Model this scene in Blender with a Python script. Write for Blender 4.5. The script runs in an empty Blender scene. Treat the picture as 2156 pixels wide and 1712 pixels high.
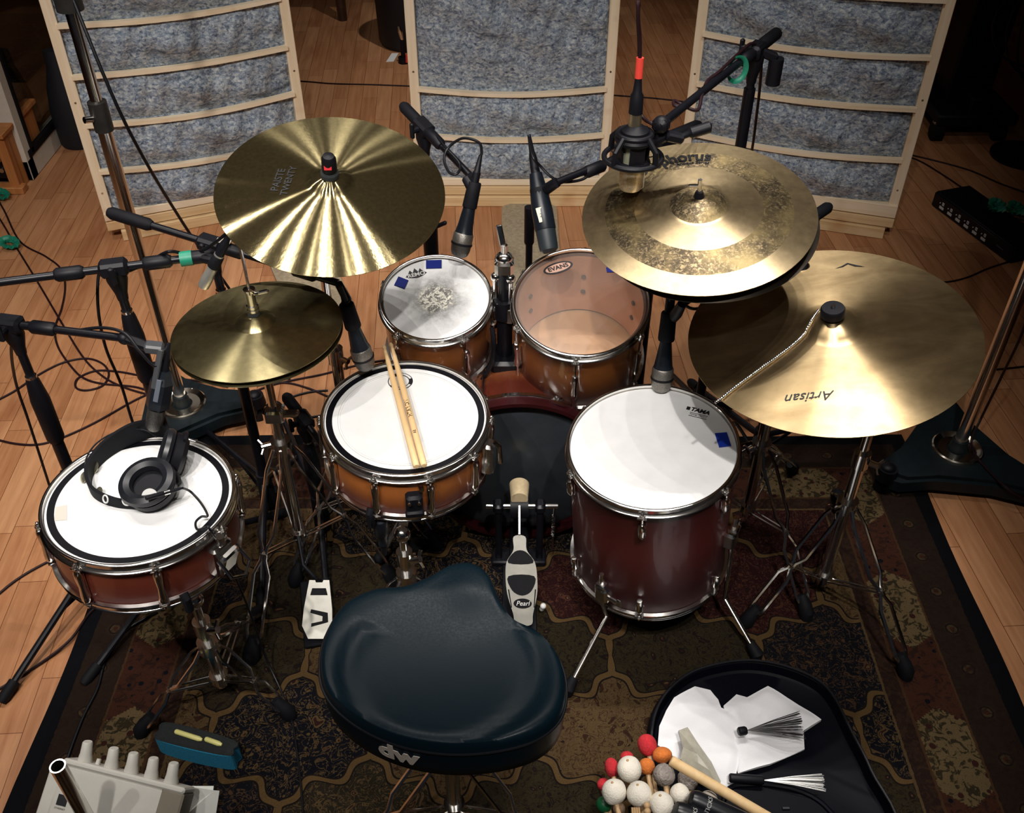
import bpy, math, random
from mathutils import Vector as V, Matrix as M
random.seed(7)
C = bpy.context.scene.collection
PI = math.pi
sn, cs = math.sin, math.cos
# ------------------------------------------------ camera
FPX, PITCH, CAMZ = 2074.0, math.radians(40.3), 1.97
cam = bpy.data.objects.new('camera', bpy.data.cameras.new('camera'))
C.objects.link(cam)
cam.location = (0, 0, CAMZ)
cam.rotation_euler = (PI/2 - PITCH, 0, 0)
cam.data.sensor_fit = 'HORIZONTAL'
cam.data.sensor_width = 36.0
cam.data.lens = FPX/2156*36
cam.data.clip_start = 0.02
bpy.context.scene.camera = cam
# ------------------------------------------------ world, exposure
w = bpy.data.worlds.new('room_dark')
bpy.context.scene.world = w
w.use_nodes = True
w.node_tree.nodes['Background'].inputs[0].default_value = (0.55, 0.62, 0.85, 1)
w.node_tree.nodes['Background'].inputs[1].default_value = 0.014
vs = bpy.context.scene.view_settings
vs.view_transform = 'Standard'
vs.look = 'None'
vs.exposure = 0.25
vs.gamma = 1.0
# ------------------------------------------------ ceiling spot lamps over the kit, plus added fill spots
def lamp(loc, tgt, watts, ang=70, blend=0.8, rad=0.03, col=(1, 0.95, 0.90)):
    l = bpy.data.lights.new('ceiling_or_fill_spot', 'SPOT')
    l.energy = watts; l.spot_size = math.radians(ang); l.spot_blend = blend
    l.shadow_soft_size = rad; l.color = col
    o = bpy.data.objects.new('ceiling_or_fill_spot', l); C.objects.link(o)
    o.location = loc
    o.rotation_euler = (V(tgt)-V(loc)).to_track_quat('-Z', 'Y').to_euler()
# front row over the drummer's back
for lx, tx, ty, wt, an in ((-1.35, -1.15, 2.2, 135, 60), (-0.75, -0.75, 2.6, 135, 60), (-0.15, -0.15, 2.6, 125, 58), (0.40, 0.28, 1.9, 130, 48)):
    lamp((lx, 0.05, 3.2), (tx, ty, 0.4), wt, an, 1.0, 0.03)
# small lamps on the track right over the kit
for lx in (-1.0, -0.73, -0.43, -0.13, 0.10):
    lamp((lx, 2.15, 3.2), (lx*0.9-0.1, 2.0, 0.0), 28, 66, 1.0, 0.008)
for lx in (0.38, 0.62, 0.86, 1.10):
    lamp((lx, 1.95, 3.2), (0.40+(lx-0.38)*0.3, 1.60, 0.7), 50, 34, 1.0, 0.02)
lamp((0.55, -0.15, 3.2), (0.46, 1.0, 0.0), 95, 36, 1.0, 0.04)  # added fill, no known fixture: brightens the bag and towels in front
lamp((-0.75, -0.15, 3.2), (-0.70, 0.95, 0.2), 70, 46, 1.0, 0.04)  # added fill, no known fixture: brightens the mixer corner
lamp((-1.8, 2.3, 3.2), (-1.4, 2.1, 0.0), 65, 80, 1.0)
lamp((-0.2, 4.6, 3.2), (-0.2, 4.5, 0.0), 95, 80, 1.0)  # added fill that lightens the floor behind the baffles
lamp((0.9, 1.6, 3.2), (0.95, 3.5, 0.75), 60, 36, 1.0)
# ------------------------------------------------ photo measurement helpers: a pixel and a height / depth give a point in metres
FW = V((0, cs(PITCH), -sn(PITCH))); UP = V((0, sn(PITCH), cs(PITCH))); RT = V((1, 0, 0)); CAM = V((0, 0, CAMZ))
def ray(px, py): return FW + RT*((px-1078)/FPX) - UP*((py-856)/FPX)
def F(px, py, z=0.0):
    r = ray(px, py); return CAM + r*((z-CAMZ)/r.z)
def Y(px, py, y):
    r = ray(px, py); return CAM + r*(y/r.y)
# ------------------------------------------------ mesh builder
def frame(p, z, xh=(1, 0, 0)):
    z = V(z).normalized(); x = V(xh); x = x - z*x.dot(z)
    if x.length < 1e-4: x = V((0, 1, 0)) - z*z.y
    x.normalize(); y = z.cross(x)
    m = M((x, y, z)).transposed().to_4x4(); m.translation = V(p); return m
def T(x=0, y=0, z=0): return M.Translation((x, y, z))
def R(a, ax='Z'): return M.Rotation(a, 4, ax)
I4 = M.Identity(4)
class G:
    def __init__(s): s.v = []; s.f = []
    def add(s, vs_, fs, m=None):
        b = len(s.v)
        s.v += [(m @ V(p)) if m is not None else V(p) for p in vs_]
        s.f += [tuple(i+b for i in f) for f in fs]
        return s
    def tube(s, pts, r, n=8, closed=False, caps=True, sq=1.0):
        pts = [V(p) for p in pts]; k = len(pts)
        if not isinstance(r, (list, tuple)): r = [r]*k
        ts = []
        for i in range(k):
            a = pts[(i-1) % k] if (closed or i > 0) else pts[0]
            b = pts[(i+1) % k] if (closed or i < k-1) else pts[-1]
            ts.append((b-a).normalized() if (b-a).length > 1e-9 else V((0, 0, 1)))
        u = ts[0].orthogonal().normalized()
        vs_ = []
        for i in range(k):
            u = (u - ts[i]*u.dot(ts[i]))
            u = u.normalized() if u.length > 1e-6 else ts[i].orthogonal().normalized()
            w_ = ts[i].cross(u)
            for j in range(n):
                a = 2*PI*j/n
                vs_.append(pts[i] + u*(cs(a)*r[i]) + w_*(sn(a)*r[i]*sq))
        fs = []
        for i in range(k if closed else k-1):
            for j in range(n):
                a, b = i*n, ((i+1) % k)*n
                fs.append((a+j, a+(j+1) % n, b+(j+1) % n, b+j))
        if caps and not closed:
            fs.append(tuple(range(n))[::-1]); fs.append(tuple((k-1)*n+j for j in range(n)))
        return s.add(vs_, fs)
    def cyl(s, a, b, r0, r1=None, n=16):
        return s.tube([a, b], [r0, r0 if r1 is None else r1], n)
    def lathe(s, prof, m=I4, n=48, close=False):
        vs_, fs = [], []
        idx = []
        for (r, z) in prof:
            if r < 1e-6: idx.append([len(vs_)]*n); vs_.append((0, 0, z))
            else:
                idx.append(list(range(len(vs_), len(vs_)+n)))
                vs_ += [(r*cs(2*PI*j/n), r*sn(2*PI*j/n), z) for j in range(n)]
        k = len(prof)
        for i in range(k if close else k-1):
            a, b = idx[i], idx[(i+1) % k]
            for j in range(n):
                q = [a[j], a[(j+1) % n], b[(j+1) % n], b[j]]
                q2 = []
                for t in q:
                    if t not in q2: q2.append(t)
                if len(q2) > 2: fs.append(tuple(q2))
        return s.add(vs_, fs, m)
    def box(s, m, sx, sy, sz, c=0.0):
        x, y, z = sx/2, sy/2, sz/2
        if c <= 0:
            vs_ = [(a*x, b*y, d*z) for a in (-1, 1) for b in (-1, 1) for d in (-1, 1)]
            return s.add(vs_, [(0, 1, 3, 2), (4, 6, 7, 5), (0, 4, 5, 1), (2, 3, 7, 6), (0, 2, 6, 4), (1, 5, 7, 3)], m)
        c = min(c, 0.49*min(sx, sy, sz)); pr = []
        for (zz, ins) in ((-z, c), (-z+c, 0), (z-c, 0), (z, c)):
            X, Y_ = x-ins, y-ins
            k = c if ins == 0 else c*0.5
            pr.append([(X-k, -Y_, zz), (X, -Y_+k, zz), (X, Y_-k, zz), (X-k, Y_, zz), (-X+k, Y_, zz), (-X, Y_-k, zz), (-X, -Y_+k, zz), (-X+k, -Y_, zz)])
        vs_ = [p for q in pr for p in q]
        fs = [tuple(range(8))[::-1], tuple(range(24, 32))]
        for i in range(3):
            for j in range(8): fs.append((i*8+j, i*8+(j+1) % 8, i*8+8+(j+1) % 8, i*8+8+j))
        return s.add(vs_, fs, m)
    def bar(s, a, b, wd, th, up=(0, 0, 1), c=0.0):
        a, b = V(a), V(b)
        m = frame((a+b)/2, b-a, V(up).cross(b-a) if V(up).cross(b-a).length > 1e-5 else (1, 0, 0))
        return s.box(m, wd, th, (b-a).length, c)
    def ball(s, c, r, m=None, nu=16, nv=10):
        if not isinstance(r, (tuple, list)): r = (r, r, r)
        vs_, fs = [], []
        for i in range(nv+1):
            t = PI*i/nv
            for j in range(nu):
                a = 2*PI*j/nu
                vs_.append((r[0]*sn(t)*cs(a), r[1]*sn(t)*sn(a), r[2]*cs(t)))
        for i in range(nv):
            for j in range(nu):
                a, b, d, e = i*nu+j, i*nu+(j+1) % nu, (i+1)*nu+(j+1) % nu, (i+1)*nu+j
                fs.append((e, d, b, a))
        mm = T(*c) @ (m if m is not None else I4)
        return s.add(vs_, fs, mm)
    def prism(s, poly, z0, z1, m=I4, ins=0.0):
        n = len(poly)
        vs_ = [(p[0], p[1], z0) for p in poly] + [(p[0], p[1], z1) for p in poly]
        fs = [tuple(range(n))[::-1], tuple(range(n, 2*n))]
        for j in range(n): fs.append((j, (j+1) % n, n+(j+1) % n, n+j))
        return s.add(vs_, fs, m)
    def torus(s, m, Rr, r, n=40, k=10, a0=0, a1=2*PI):
        full = abs(a1-a0-2*PI) < 1e-6
        pts = [m @ V((Rr*cs(a0+(a1-a0)*i/n), Rr*sn(a0+(a1-a0)*i/n), 0)) for i in range(n if full else n+1)]
        return s.tube(pts, r, k, closed=full)
    def grid(s, fn, nu, nv):
        vs_ = [fn(i/nu, j/nv) for j in range(nv+1) for i in range(nu+1)]
        fs = [(j*(nu+1)+i, j*(nu+1)+i+1, (j+1)*(nu+1)+i+1, (j+1)*(nu+1)+i) for j in range(nv) for i in range(nu)]
        return s.add(vs_, fs)
def spl(pts, k=8, closed=False):
    pts = [V(p) for p in pts]; n = len(pts); out = []
    for i in range(n if closed else n-1):
        g = (lambda j: pts[j % n]) if closed else (lambda j: pts[max(0, min(n-1, j))])
        a, b, c, d = g(i-1), g(i), g(i+1), g(i+2)
        for q in range(k):
            t = q/k
            out.append(0.5*((2*b)+(c-a)*t+(2*a-5*b+4*c-d)*t*t+(3*b-a-3*c+d)*t**3))
    if not closed: out.append(pts[-1])
    return out
def mk(name, g, mat, parent=None, world=True, smooth=35, mods=None):
    me = bpy.data.meshes.new(name)
    inv = parent.matrix_basis.inverted() if (parent is not None and world) else None
    if parent is not None and world and parent.parent is not None:
        inv = (parent.parent.matrix_basis @ parent.matrix_basis).inverted()
    me.from_pydata([tuple(inv @ p) if inv is not None else tuple(p) for p in g.v], [], g.f)
    me.update()
    if mat is not None: me.materials.append(mat)
    if smooth:
        me.shade_smooth()
        me.set_sharp_from_angle(angle=math.radians(smooth))
    o = bpy.data.objects.new(name, me); C.objects.link(o)
    if parent is not None: o.parent = parent
    return o
def tag(o, label, cat, group=None, kind=None):
    if label: o['label'] = label
    if cat: o['category'] = cat
    if group: o['group'] = group
    if kind: o['kind'] = kind
    return o
def thing(name, label, cat, m=I4, group=None):
    o = bpy.data.objects.new(name, None); C.objects.link(o)
    o.empty_display_size = 0.05
    if not isinstance(m, M): m = T(*m)
    o.matrix_basis = m
    return tag(o, label, cat, group)
def solo(name, g, mat, label, cat, base=None, group=None, kind=None, smooth=35):
    """a thing that is one mesh; its origin goes to its base"""
    lo = min(p.z for p in g.v)
    c = sum(g.v, V())/len(g.v)
    b = V(base) if base is not None else V((c.x, c.y, lo))
    h = G(); h.v = [p-b for p in g.v]; h.f = g.f
    o = mk(name, h, mat, None, smooth=smooth)
    o.location = b
    return tag(o, label, cat, group, kind)
def inst(o, parent, m):
    """another object sharing the mesh of part o, placed in its parent's frame"""
    c = o.copy(); C.objects.link(c); c.parent = parent; c.matrix_basis = m
    return c
def txt(s, size, font_align='CENTER', ext=0.0004, shear=0.0, spacing=1.0, bold=0.0):
    cu = bpy.data.curves.new('writing', 'FONT'); cu.body = s; cu.size = size
    cu.align_x = font_align; cu.align_y = 'CENTER'; cu.extrude = ext; cu.shear = shear; cu.space_character = spacing
    cu.offset = bold; cu.resolution_u = 3
    o = bpy.data.objects.new('writing', cu)
    me = bpy.data.meshes.new_from_object(o)
    g = G(); g.v = [v.co.copy() for v in me.vertices]; g.f = [tuple(p.vertices) for p in me.polygons]
    bpy.data.objects.remove(o); bpy.data.meshes.remove(me); bpy.data.curves.remove(cu)
    return g
def put(g, m):
    g.v = [m @ p for p in g.v]; return g
# ------------------------------------------------ materials
def S(r, g, b):
    f = lambda c: (c/255/12.92) if c <= 10 else ((c/255+0.055)/1.055)**2.4
    return (f(r), f(g), f(b), 1)
class NT:
    def __init__(s, name):
        s.m = bpy.data.materials.new(name); s.m.use_nodes = True
        s.t = s.m.node_tree; s.b = s.t.nodes['Principled BSDF']; s.out = s.t.nodes['Material Output']
    def n(s, ty, ins=None, **pr):
        nd = s.t.nodes.new(ty)
        for k, v in pr.items(): setattr(nd, k, v)
        for k, v in (ins or {}).items(): s.put(nd.inputs[k], v)
        return nd
    def put(s, sock, v):
        if isinstance(v, bpy.types.NodeSocket): s.t.links.new(v, sock)
        elif isinstance(v, bpy.types.Node): s.t.links.new(v.outputs[0], sock)
        else: sock.default_value = v
    def ma(s, op, a, b=0.0, c=0.0, clamp=False):
        nd = s.n('ShaderNodeMath', {0: a, 1: b, 2: c}, operation=op); nd.use_clamp = clamp
        return nd.outputs[0]
    def mix(s, fac, a, b, blend='MIX'):
        nd = s.n('ShaderNodeMix', data_type='RGBA', blend_type=blend)
        s.put(nd.inputs[0], fac); s.put(nd.inputs[6], a); s.put(nd.inputs[7], b)
        return nd.outputs[2]
    def ramp(s, fac, stops, interp='LINEAR'):
        nd = s.n('ShaderNodeValToRGB', {0: fac}); cr = nd.color_ramp; cr.interpolation = interp
        while len(cr.elements) < len(stops): cr.elements.new(0.5)
        for e, (p, c) in zip(cr.elements, stops): e.position = p; e.color = c
        return nd.outputs[0]
    def noise(s, vec, scale, detail=3, rough=0.5, dist=0.0, out=0):
        return s.n('ShaderNodeTexNoise', {'Vector': vec, 'Scale': scale, 'Detail': detail, 'Roughness': rough, 'Distortion': dist}).outputs[out]
    def co(s, which='Object'): return s.n('ShaderNodeTexCoord').outputs[which]
    def mapp(s, vec, loc=(0, 0, 0), rot=(0, 0, 0), sc=(1, 1, 1)):
        return s.n('ShaderNodeMapping', {'Vector': vec, 'Location': loc, 'Rotation': rot, 'Scale': sc}).outputs[0]
    def set(s, **k):
        for a, v in k.items(): s.put(s.b.inputs[a.replace('_', ' ')], v)
        return s
    def bump(s, h, st=0.3, d=0.002):
        s.put(s.b.inputs['Normal'], s.n('ShaderNodeBump', {'Height': h, 'Strength': st, 'Distance': d}).outputs[0]); return s
def mat(name, col, rough=0.5, metal=0.0, coat=0.0, nz=0.0, nscale=40, **kw):
    t = NT(name)
    t.set(Roughness=rough, Metallic=metal)
    if nz > 0:
        f = t.noise(t.co(), nscale, 4, 0.6)
        a = tuple(c*(1-nz) for c in col[:3])+(1,); b = tuple(min(1, c*(1+nz)) for c in col[:3])+(1,)
        t.set(Base_Color=t.ramp(f, [(0.3, a), (0.7, b)]))
    else: t.set(Base_Color=col)
    if coat: t.b.inputs['Coat Weight'].default_value = coat; t.b.inputs['Coat Roughness'].default_value = 0.08
    for k, v in kw.items(): t.put(t.b.inputs[k], v)
    return t.m
CHROME = mat('chrome', (0.82, 0.80, 0.77, 1), 0.15, 1.0, nz=0.06, nscale=25)
STEEL = mat('worn_steel', (0.55, 0.53, 0.5, 1), 0.28, 1.0, nz=0.15, nscale=60)
BLK = mat('black_metal', (0.0045, 0.0045, 0.007, 1), 0.36, nz=0.2, **{'Specular IOR Level': 0.32})
BLKM = mat('matte_black_plastic', (0.0045, 0.0045, 0.007, 1), 0.5, nz=0.2, **{'Specular IOR Level': 0.25})
RUB = mat('black_rubber', (0.004, 0.004, 0.006, 1), 0.7, nz=0.2, **{'Specular IOR Level': 0.2})
CABLE = mat('cable_jacket', (0.014, 0.004, 0.006, 1), 0.5, nz=0.2, **{'Specular IOR Level': 0.25})
CABLEB = mat('black_cable_jacket', (0.004, 0.004, 0.006, 1), 0.45, nz=0.2, **{'Specular IOR Level': 0.3})
WHITEP = mat('white_plastic', (0.62, 0.60, 0.54, 1), 0.5, nz=0.04)
GREEN = mat('green_tape', (0.01, 0.20, 0.12, 1), 0.5, nz=0.15)
REDT = mat('red_tape', (0.75, 0.06, 0.04, 1), 0.5, nz=0.1)
CREAM = mat('paper_tape', (0.75, 0.70, 0.52, 1), 0.7, nz=0.05)
INK = mat('black_ink', (0.008, 0.008, 0.01, 1), 0.6)
INKW = mat('white_print', (0.7, 0.7, 0.68, 1), 0.6)
BLUET = mat('blue_gel_pad', (0.003, 0.014, 0.17, 1), 0.5, nz=0.15, **{'Specular IOR Level': 0.15})
GRILLE = None
def grille_mat(name, col, rough=0.4, sc=700):
    t = NT(name)
    v = t.n('ShaderNodeTexVoronoi', {'Vector': t.co(), 'Scale': sc}).outputs[0]
    dk = tuple(c*0.35 for c in col[:3])+(1,)
    t.set(Base_Color=t.ramp(v, [(0.2, dk), (0.6, col)]), Roughness=rough, Metallic=0.85)
    t.bump(v, 0.5, 0.0006)
    return t.m
GRILLE = grille_mat('steel_mesh', (0.30, 0.28, 0.25, 1))
# ------------------------------------------------ setting materials
def floor_mat():
    t = NT('beech_strip_floor')
    p = t.mapp(t.co(), rot=(0, 0, math.radians(-93.7)))
    br = t.n('ShaderNodeTexBrick', {'Vector': p, 'Color1': (0, 0, 0, 1), 'Color2': (1, 1, 1, 1), 'Mortar': (0.5, 0.5, 0.5, 1), 'Scale': 1.0, 'Mortar Size': 0.0009,
                                    'Mortar Smooth': 0.2, 'Bias': 0.0, 'Brick Width': 0.47, 'Row Height': 0.072}, offset=0.37, offset_frequency=3, squash=1.35, squash_frequency=2)
    col = t.ramp(br.outputs['Color'], [(0.0, S(150, 99, 64)), (0.3, S(164, 112, 74)), (0.65, S(174, 122, 83)), (1.0, S(188, 138, 98))])
    g = t.noise(t.mapp(p, sc=(3.5, 60, 1)), 1.0, 5, 0.65)
    col = t.mix(0.35, col, t.ramp(g, [(0.3, S(138, 84, 50)), (0.65, S(206, 152, 110))]), 'MIX')
    b2 = t.noise(t.mapp(p, sc=(2.2, 9, 1)), 1.0, 3, 0.6)
    col = t.mix(t.ramp(b2, [(0.56, (0, 0, 0, 1)), (0.74, (0.5, 0.5, 0.5, 1))]), col, S(128, 66, 36))
    col = t.mix(br.outputs['Fac'], col, S(104, 58, 30))
    t.set(Base_Color=col, Roughness=t.ramp(g, [(0.2, (0.3, 0.3, 0.3, 1)), (0.8, (0.45, 0.45, 0.45, 1))]))
    t.b.inputs['Specular IOR Level'].default_value = 0.35
    t.bump(t.ma('MULTIPLY', br.outputs['Fac'], -1.0), 0.4, 0.001)
    return t.m
def pine(name, c1=(240, 223, 196), c2=(228, 205, 170), ax=0):
    t = NT(name)
    sc = [(2, 45, 45), (45, 2, 45), (45, 45, 2)][ax]
    g = t.noise(t.mapp(t.co(), sc=sc), 1.0, 4, 0.6, 0.4)
    col = t.ramp(g, [(0.3, S(*c2)), (0.65, S(*c1))])
    k = t.noise(t.co(), 7, 2)
    col = t.mix(t.ramp(k, [(0.62, (0, 0, 0, 1)), (0.8, (0.6, 0.6, 0.6, 1))]), col, S(180, 130, 80))
    t.set(Base_Color=col, Roughness=0.6)
    return t.m
def fibre_mat():
    t = NT('recycled_fibre_insulation')
    p = t.co()
    q = t.mapp(p, sc=(1, 1, 1.35))
    vor = t.n('ShaderNodeTexVoronoi', {'Vector': q, 'Scale': 95.0}, feature='F1')
    a = t.noise(q, 66, 5, 0.72, 0.6)
    col = t.ramp(a, [(0.33, S(44, 54, 72)), (0.43, S(122, 138, 160)), (0.52, S(168, 182, 198)), (0.64, S(232, 238, 238))])
    col = t.mix(0.42, col, t.ramp(t.n('ShaderNodeSeparateColor', {0: vor.outputs['Color']}).outputs[0], [(0, S(52, 62, 82)), (0.5, S(140, 152, 168)), (0.9, S(208, 214, 212)), (1.0, S(214, 208, 190))]))
    st = t.noise(t.mapp(p, sc=(5, 5, 26)), 1.0, 4, 0.6, 0.5)
    col = t.mix(t.ramp(st, [(0.56, (0, 0, 0, 1)), (0.72, (0.75, 0.75, 0.75, 1))]), col, S(36, 42, 58))
    w2 = t.noise(p, 130, 2, 0.5)
    col = t.mix(t.ramp(w2, [(0.66, (0, 0, 0, 1)), (0.74, (0.8, 0.8, 0.8, 1))]), col, S(206, 212, 210))
    t.set(Base_Color=col, Roughness=0.95)
    t.bump(a, 0.8, 0.012)
    return t.m
def rug_mat():
    t = NT('oriental_rug_pile')
    p = t.co()
    sx = t.n('ShaderNodeSeparateXYZ', {0: p})
    x, y = sx.outputs[0], sx.outputs[1]
    HX, HY = 1.105, 0.99
    ex = t.ma('SUBTRACT', HX, t.ma('ABSOLUTE', x)); ey = t.ma('SUBTRACT', HY, t.ma('ABSOLUTE', y))
    d = t.ma('MINIMUM', ex, ey)
    side = t.ma('LESS_THAN', ex, ey)
    s = t.ma('ADD', t.ma('MULTIPLY', side, y), t.ma('MULTIPLY', t.ma('SUBTRACT', 1.0, side), x))
    wob = t.ma('MULTIPLY', t.ma('SUBTRACT', t.noise(p, 90, 2), 0.5), 0.006)
    d = t.ma('ADD', d, wob)
    navy, brn, tan, gold, burg, oliv, rust, drk = S(24, 26, 46), S(84, 62, 46), S(168, 138, 92), S(182, 146, 92), S(84, 34, 36), S(98, 86, 56), S(126, 74, 52), S(54, 42, 36)
    cream = S(196, 168, 118)
    # --- border cartouches
    q = t.ma('ABSOLUTE', t.ma('SUBTRACT', t.ma('FRACT', t.ma('ADD', t.ma('DIVIDE', s, 0.40), 0.62)), 0.5))
    off = t.ma('ABSOLUTE', t.ma('SUBTRACT', d, 0.198))
    stp = t.ma('DIVIDE', t.ma('ROUND', t.ma('MULTIPLY', off, 160)), 160.0)
    car = t.ma('LESS_THAN', t.ma('ADD', q, t.ma('MULTIPLY', stp, 1.7)), 0.30)
    v1 = t.n('ShaderNodeTexVoronoi', {'Vector': p, 'Scale': 26.0, 'Randomness': 0.85}).outputs[0]
    n1 = t.noise(p, 46, 3, 0.6, 1.5)
    crm = t.mix(t.ramp(n1, [(0.50, (0, 0, 0, 1)), (0.56, (1, 1, 1, 1))]), cream, oliv)
    crm = t.mix(t.ma('LESS_THAN', v1, 0.19), crm, S(108, 58, 48))
    rst = t.mix(t.ramp(n1, [(0.52, (0, 0, 0, 1)), (0.58, (1, 1, 1, 1))]), rust, S(92, 56, 44))
    rst = t.mix(t.ma('LESS_THAN', v1, 0.16), rst, navy)
    main = t.mix(car, rst, crm)
    # --- rosettes of the guard band
    fs = t.ma('MULTIPLY', t.ma('SUBTRACT', t.ma('FRACT', t.ma('DIVIDE', s, 0.115)), 0.5), 0.115)
    ro = t.ma('SQRT', t.ma('ADD', t.ma('MULTIPLY', fs, fs), t.ma('POWER', t.ma('SUBTRACT', d, 0.088), 2.0)))
    ros = t.ramp(t.ma('MULTIPLY', ro, 20.0), [(0.0, rust), (0.12, S(136, 112, 78)), (0.24, drk), (0.32, S(96, 72, 50)), (0.40, brn)], 'CONSTANT')
    gu = t.mix(t.ramp(n1, [(0.48, (0, 0, 0, 1)), (0.6, (0.8, 0.8, 0.8, 1))]), ros, S(76, 50, 42))
    # --- field of zigzag compartments
    wv = t.n('ShaderNodeVectorMath', {0: p, 1: t.mapp(t.noise(p, 9, 2, 0.5, 0.0, 1), loc=(-0.5, -0.5, -0.5))}, operation='ADD')
    a0 = t.ma('ADD', t.ma('DIVIDE', x, 0.36), t.ma('DIVIDE', y, 0.42)); b0 = t.ma('SUBTRACT', t.ma('DIVIDE', x, 0.36), t.ma('DIVIDE', y, 0.42))
    def zig(q): return t.ma('ADD', t.ma('MULTIPLY', t.ma('SINE', t.ma('MULTIPLY', q, 2*PI)), 0.11), t.ma('MULTIPLY', t.ma('SINE', t.ma('MULTIPLY', q, 6*PI)), 0.045))
    a = t.ma('ADD', a0, zig(b0)); b = t.ma('ADD', b0, zig(a0))
    cell = t.n('ShaderNodeCombineXYZ', {0: t.ma('FLOOR', a), 1: t.ma('FLOOR', b), 2: 3.7})
    wn = t.n('ShaderNodeTexWhiteNoise', {'Vector': cell.outputs[0]}, noise_dimensions='3D').outputs[0]
    base = t.ramp(wn, [(0.0, navy), (0.26, oliv), (0.42, tan), (0.60, S(34, 36, 52)), (0.74, burg), (0.86, S(80, 72, 52))], 'CONSTANT')
    acc = t.ramp(wn, [(0.0, tan), (0.26, S(58, 44, 38)), (0.42, S(110, 74, 48)), (0.60, S(150, 116, 84)), (0.74, S(150, 92, 70)), (0.86, tan)], 'CONSTANT')
    n2 = t.noise(p, 34, 3, 0.55, 2.2)
    field = t.mix(t.ramp(n2, [(0.47, (0, 0, 0, 1)), (0.485, (0.9, 0.9, 0.9, 1)), (0.515, (0.9, 0.9, 0.9, 1)), (0.53, (0, 0, 0, 1)), (0.66, (0, 0, 0, 1)), (0.69, (0.8, 0.8, 0.8, 1))]), base, acc)
    v2 = t.n('ShaderNodeTexVoronoi', {'Vector': wv.outputs[0], 'Scale': 15.0, 'Randomness': 0.9})
    fl = v2.outputs[0]
    field = t.mix(t.ramp(fl, [(0.0, (1, 1, 1, 1)), (0.20, (0, 0, 0, 1)), (0.24, (0, 0, 0, 1))], 'CONSTANT'), field, acc)
    field = t.mix(t.ma('LESS_THAN', fl, 0.09), field, base)
    v3 = t.n('ShaderNodeTexVoronoi', {'Vector': wv.outputs[0], 'Scale': 7.5, 'Randomness': 0.55})
    pet = t.ma('ADD', v3.outputs[0], t.ma('MULTIPLY', t.ma('SUBTRACT', t.noise(p, 60, 1), 0.5), 0.10))
    field = t.mix(t.ma('LESS_THAN', pet, 0.27), field, drk)
    field = t.mix(t.ma('LESS_THAN', pet, 0.24), field, acc)
    field = t.mix(t.ma('LESS_THAN', pet, 0.145), field, S(96, 52, 46))
    field = t.mix(t.ma('LESS_THAN', pet, 0.075), field, tan)
    e = t.ma('MINIMUM', t.ma('PINGPONG', a, 0.5), t.ma('PINGPONG', b, 0.5))
    field = t.mix(t.ma('LESS_THAN', e, 0.042), field, drk)
    field = t.mix(t.ma('LESS_THAN', e, 0.026), field, gold)
    # --- assemble by distance from the edge
    def lt(v): return t.ma('LESS_THAN', d, v)
    col = field
    col = t.mix(lt(0.305), col, tan)
    col = t.mix(lt(0.299), col, t.mix(t.ramp(n1, [(0.45, (0, 0, 0, 1)), (0.6, (1, 1, 1, 1))]), S(82, 56, 46), S(112, 78, 56)))
    col = t.mix(lt(0.262), col, S(138, 98, 62))
    col = t.mix(lt(0.256), col, main)
    col = t.mix(lt(0.142), col, S(138, 98, 62))
    col = t.mix(lt(0.137), col, gu)
    col = t.mix(lt(0.040), col, S(20, 20, 34))
    pile = t.noise(p, 420, 2, 0.6)
    col = t.mix(0.5, col, t.ramp(pile, [(0.3, (0.25, 0.25, 0.25, 1)), (0.7, (1, 1, 1, 1))]), 'MULTIPLY')
    col = t.mix(1.0, col, (0.185, 0.175, 0.17, 1), 'MULTIPLY')
    t.set(Base_Color=col, Roughness=0.95)
    t.b.inputs['Specular IOR Level'].default_value = 0.15
    t.bump(pile, 0.5, 0.003)
    return t.m
PINE = pine('planed_pine'); PINEV = pine('planed_pine_upright', ax=2); PINEB = pine('sawn_pine', (222, 194, 150), (200, 162, 112))
FIBRE = fibre_mat()
# ------------------------------------------------ floor, walls
g = G(); g.box(T(0, 3.2, -0.05), 9.0, 9.0, 0.1)
o = mk('floor', g, floor_mat(), smooth=0); o['kind'] = 'structure'
g = G(); g.box(T(0, 7.75, 1.5), 9.0, 0.1, 3.0)
o = mk('wall_back', g, mat('dark_painted_wall', (0.03, 0.026, 0.022, 1), 0.8, nz=0.1), smooth=0); o['kind'] = 'structure'
g = G(); g.box(T(4.55, 3.2, 1.5), 0.1, 9.0, 3.0)
o = mk('wall_right', g, mat('dark_side_wall', (0.03, 0.026, 0.022, 1), 0.8, nz=0.1), smooth=0); o['kind'] = 'structure'
g = G(); g.box(T(-4.55, 3.2, 1.5), 0.1, 9.0, 3.0)
o = mk('wall_left', g, mat('dark_far_wall', (0.03, 0.026, 0.022, 1), 0.8, nz=0.1), smooth=0); o['kind'] = 'structure'
g = G(); g.box(T(0, 3.2, 3.40), 9.0, 9.0, 0.1)
o = mk('ceiling', g, mat('pale_ceiling', (0.40, 0.39, 0.38, 1), 0.8, nz=0.04), smooth=0); o['kind'] = 'structure'
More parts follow.
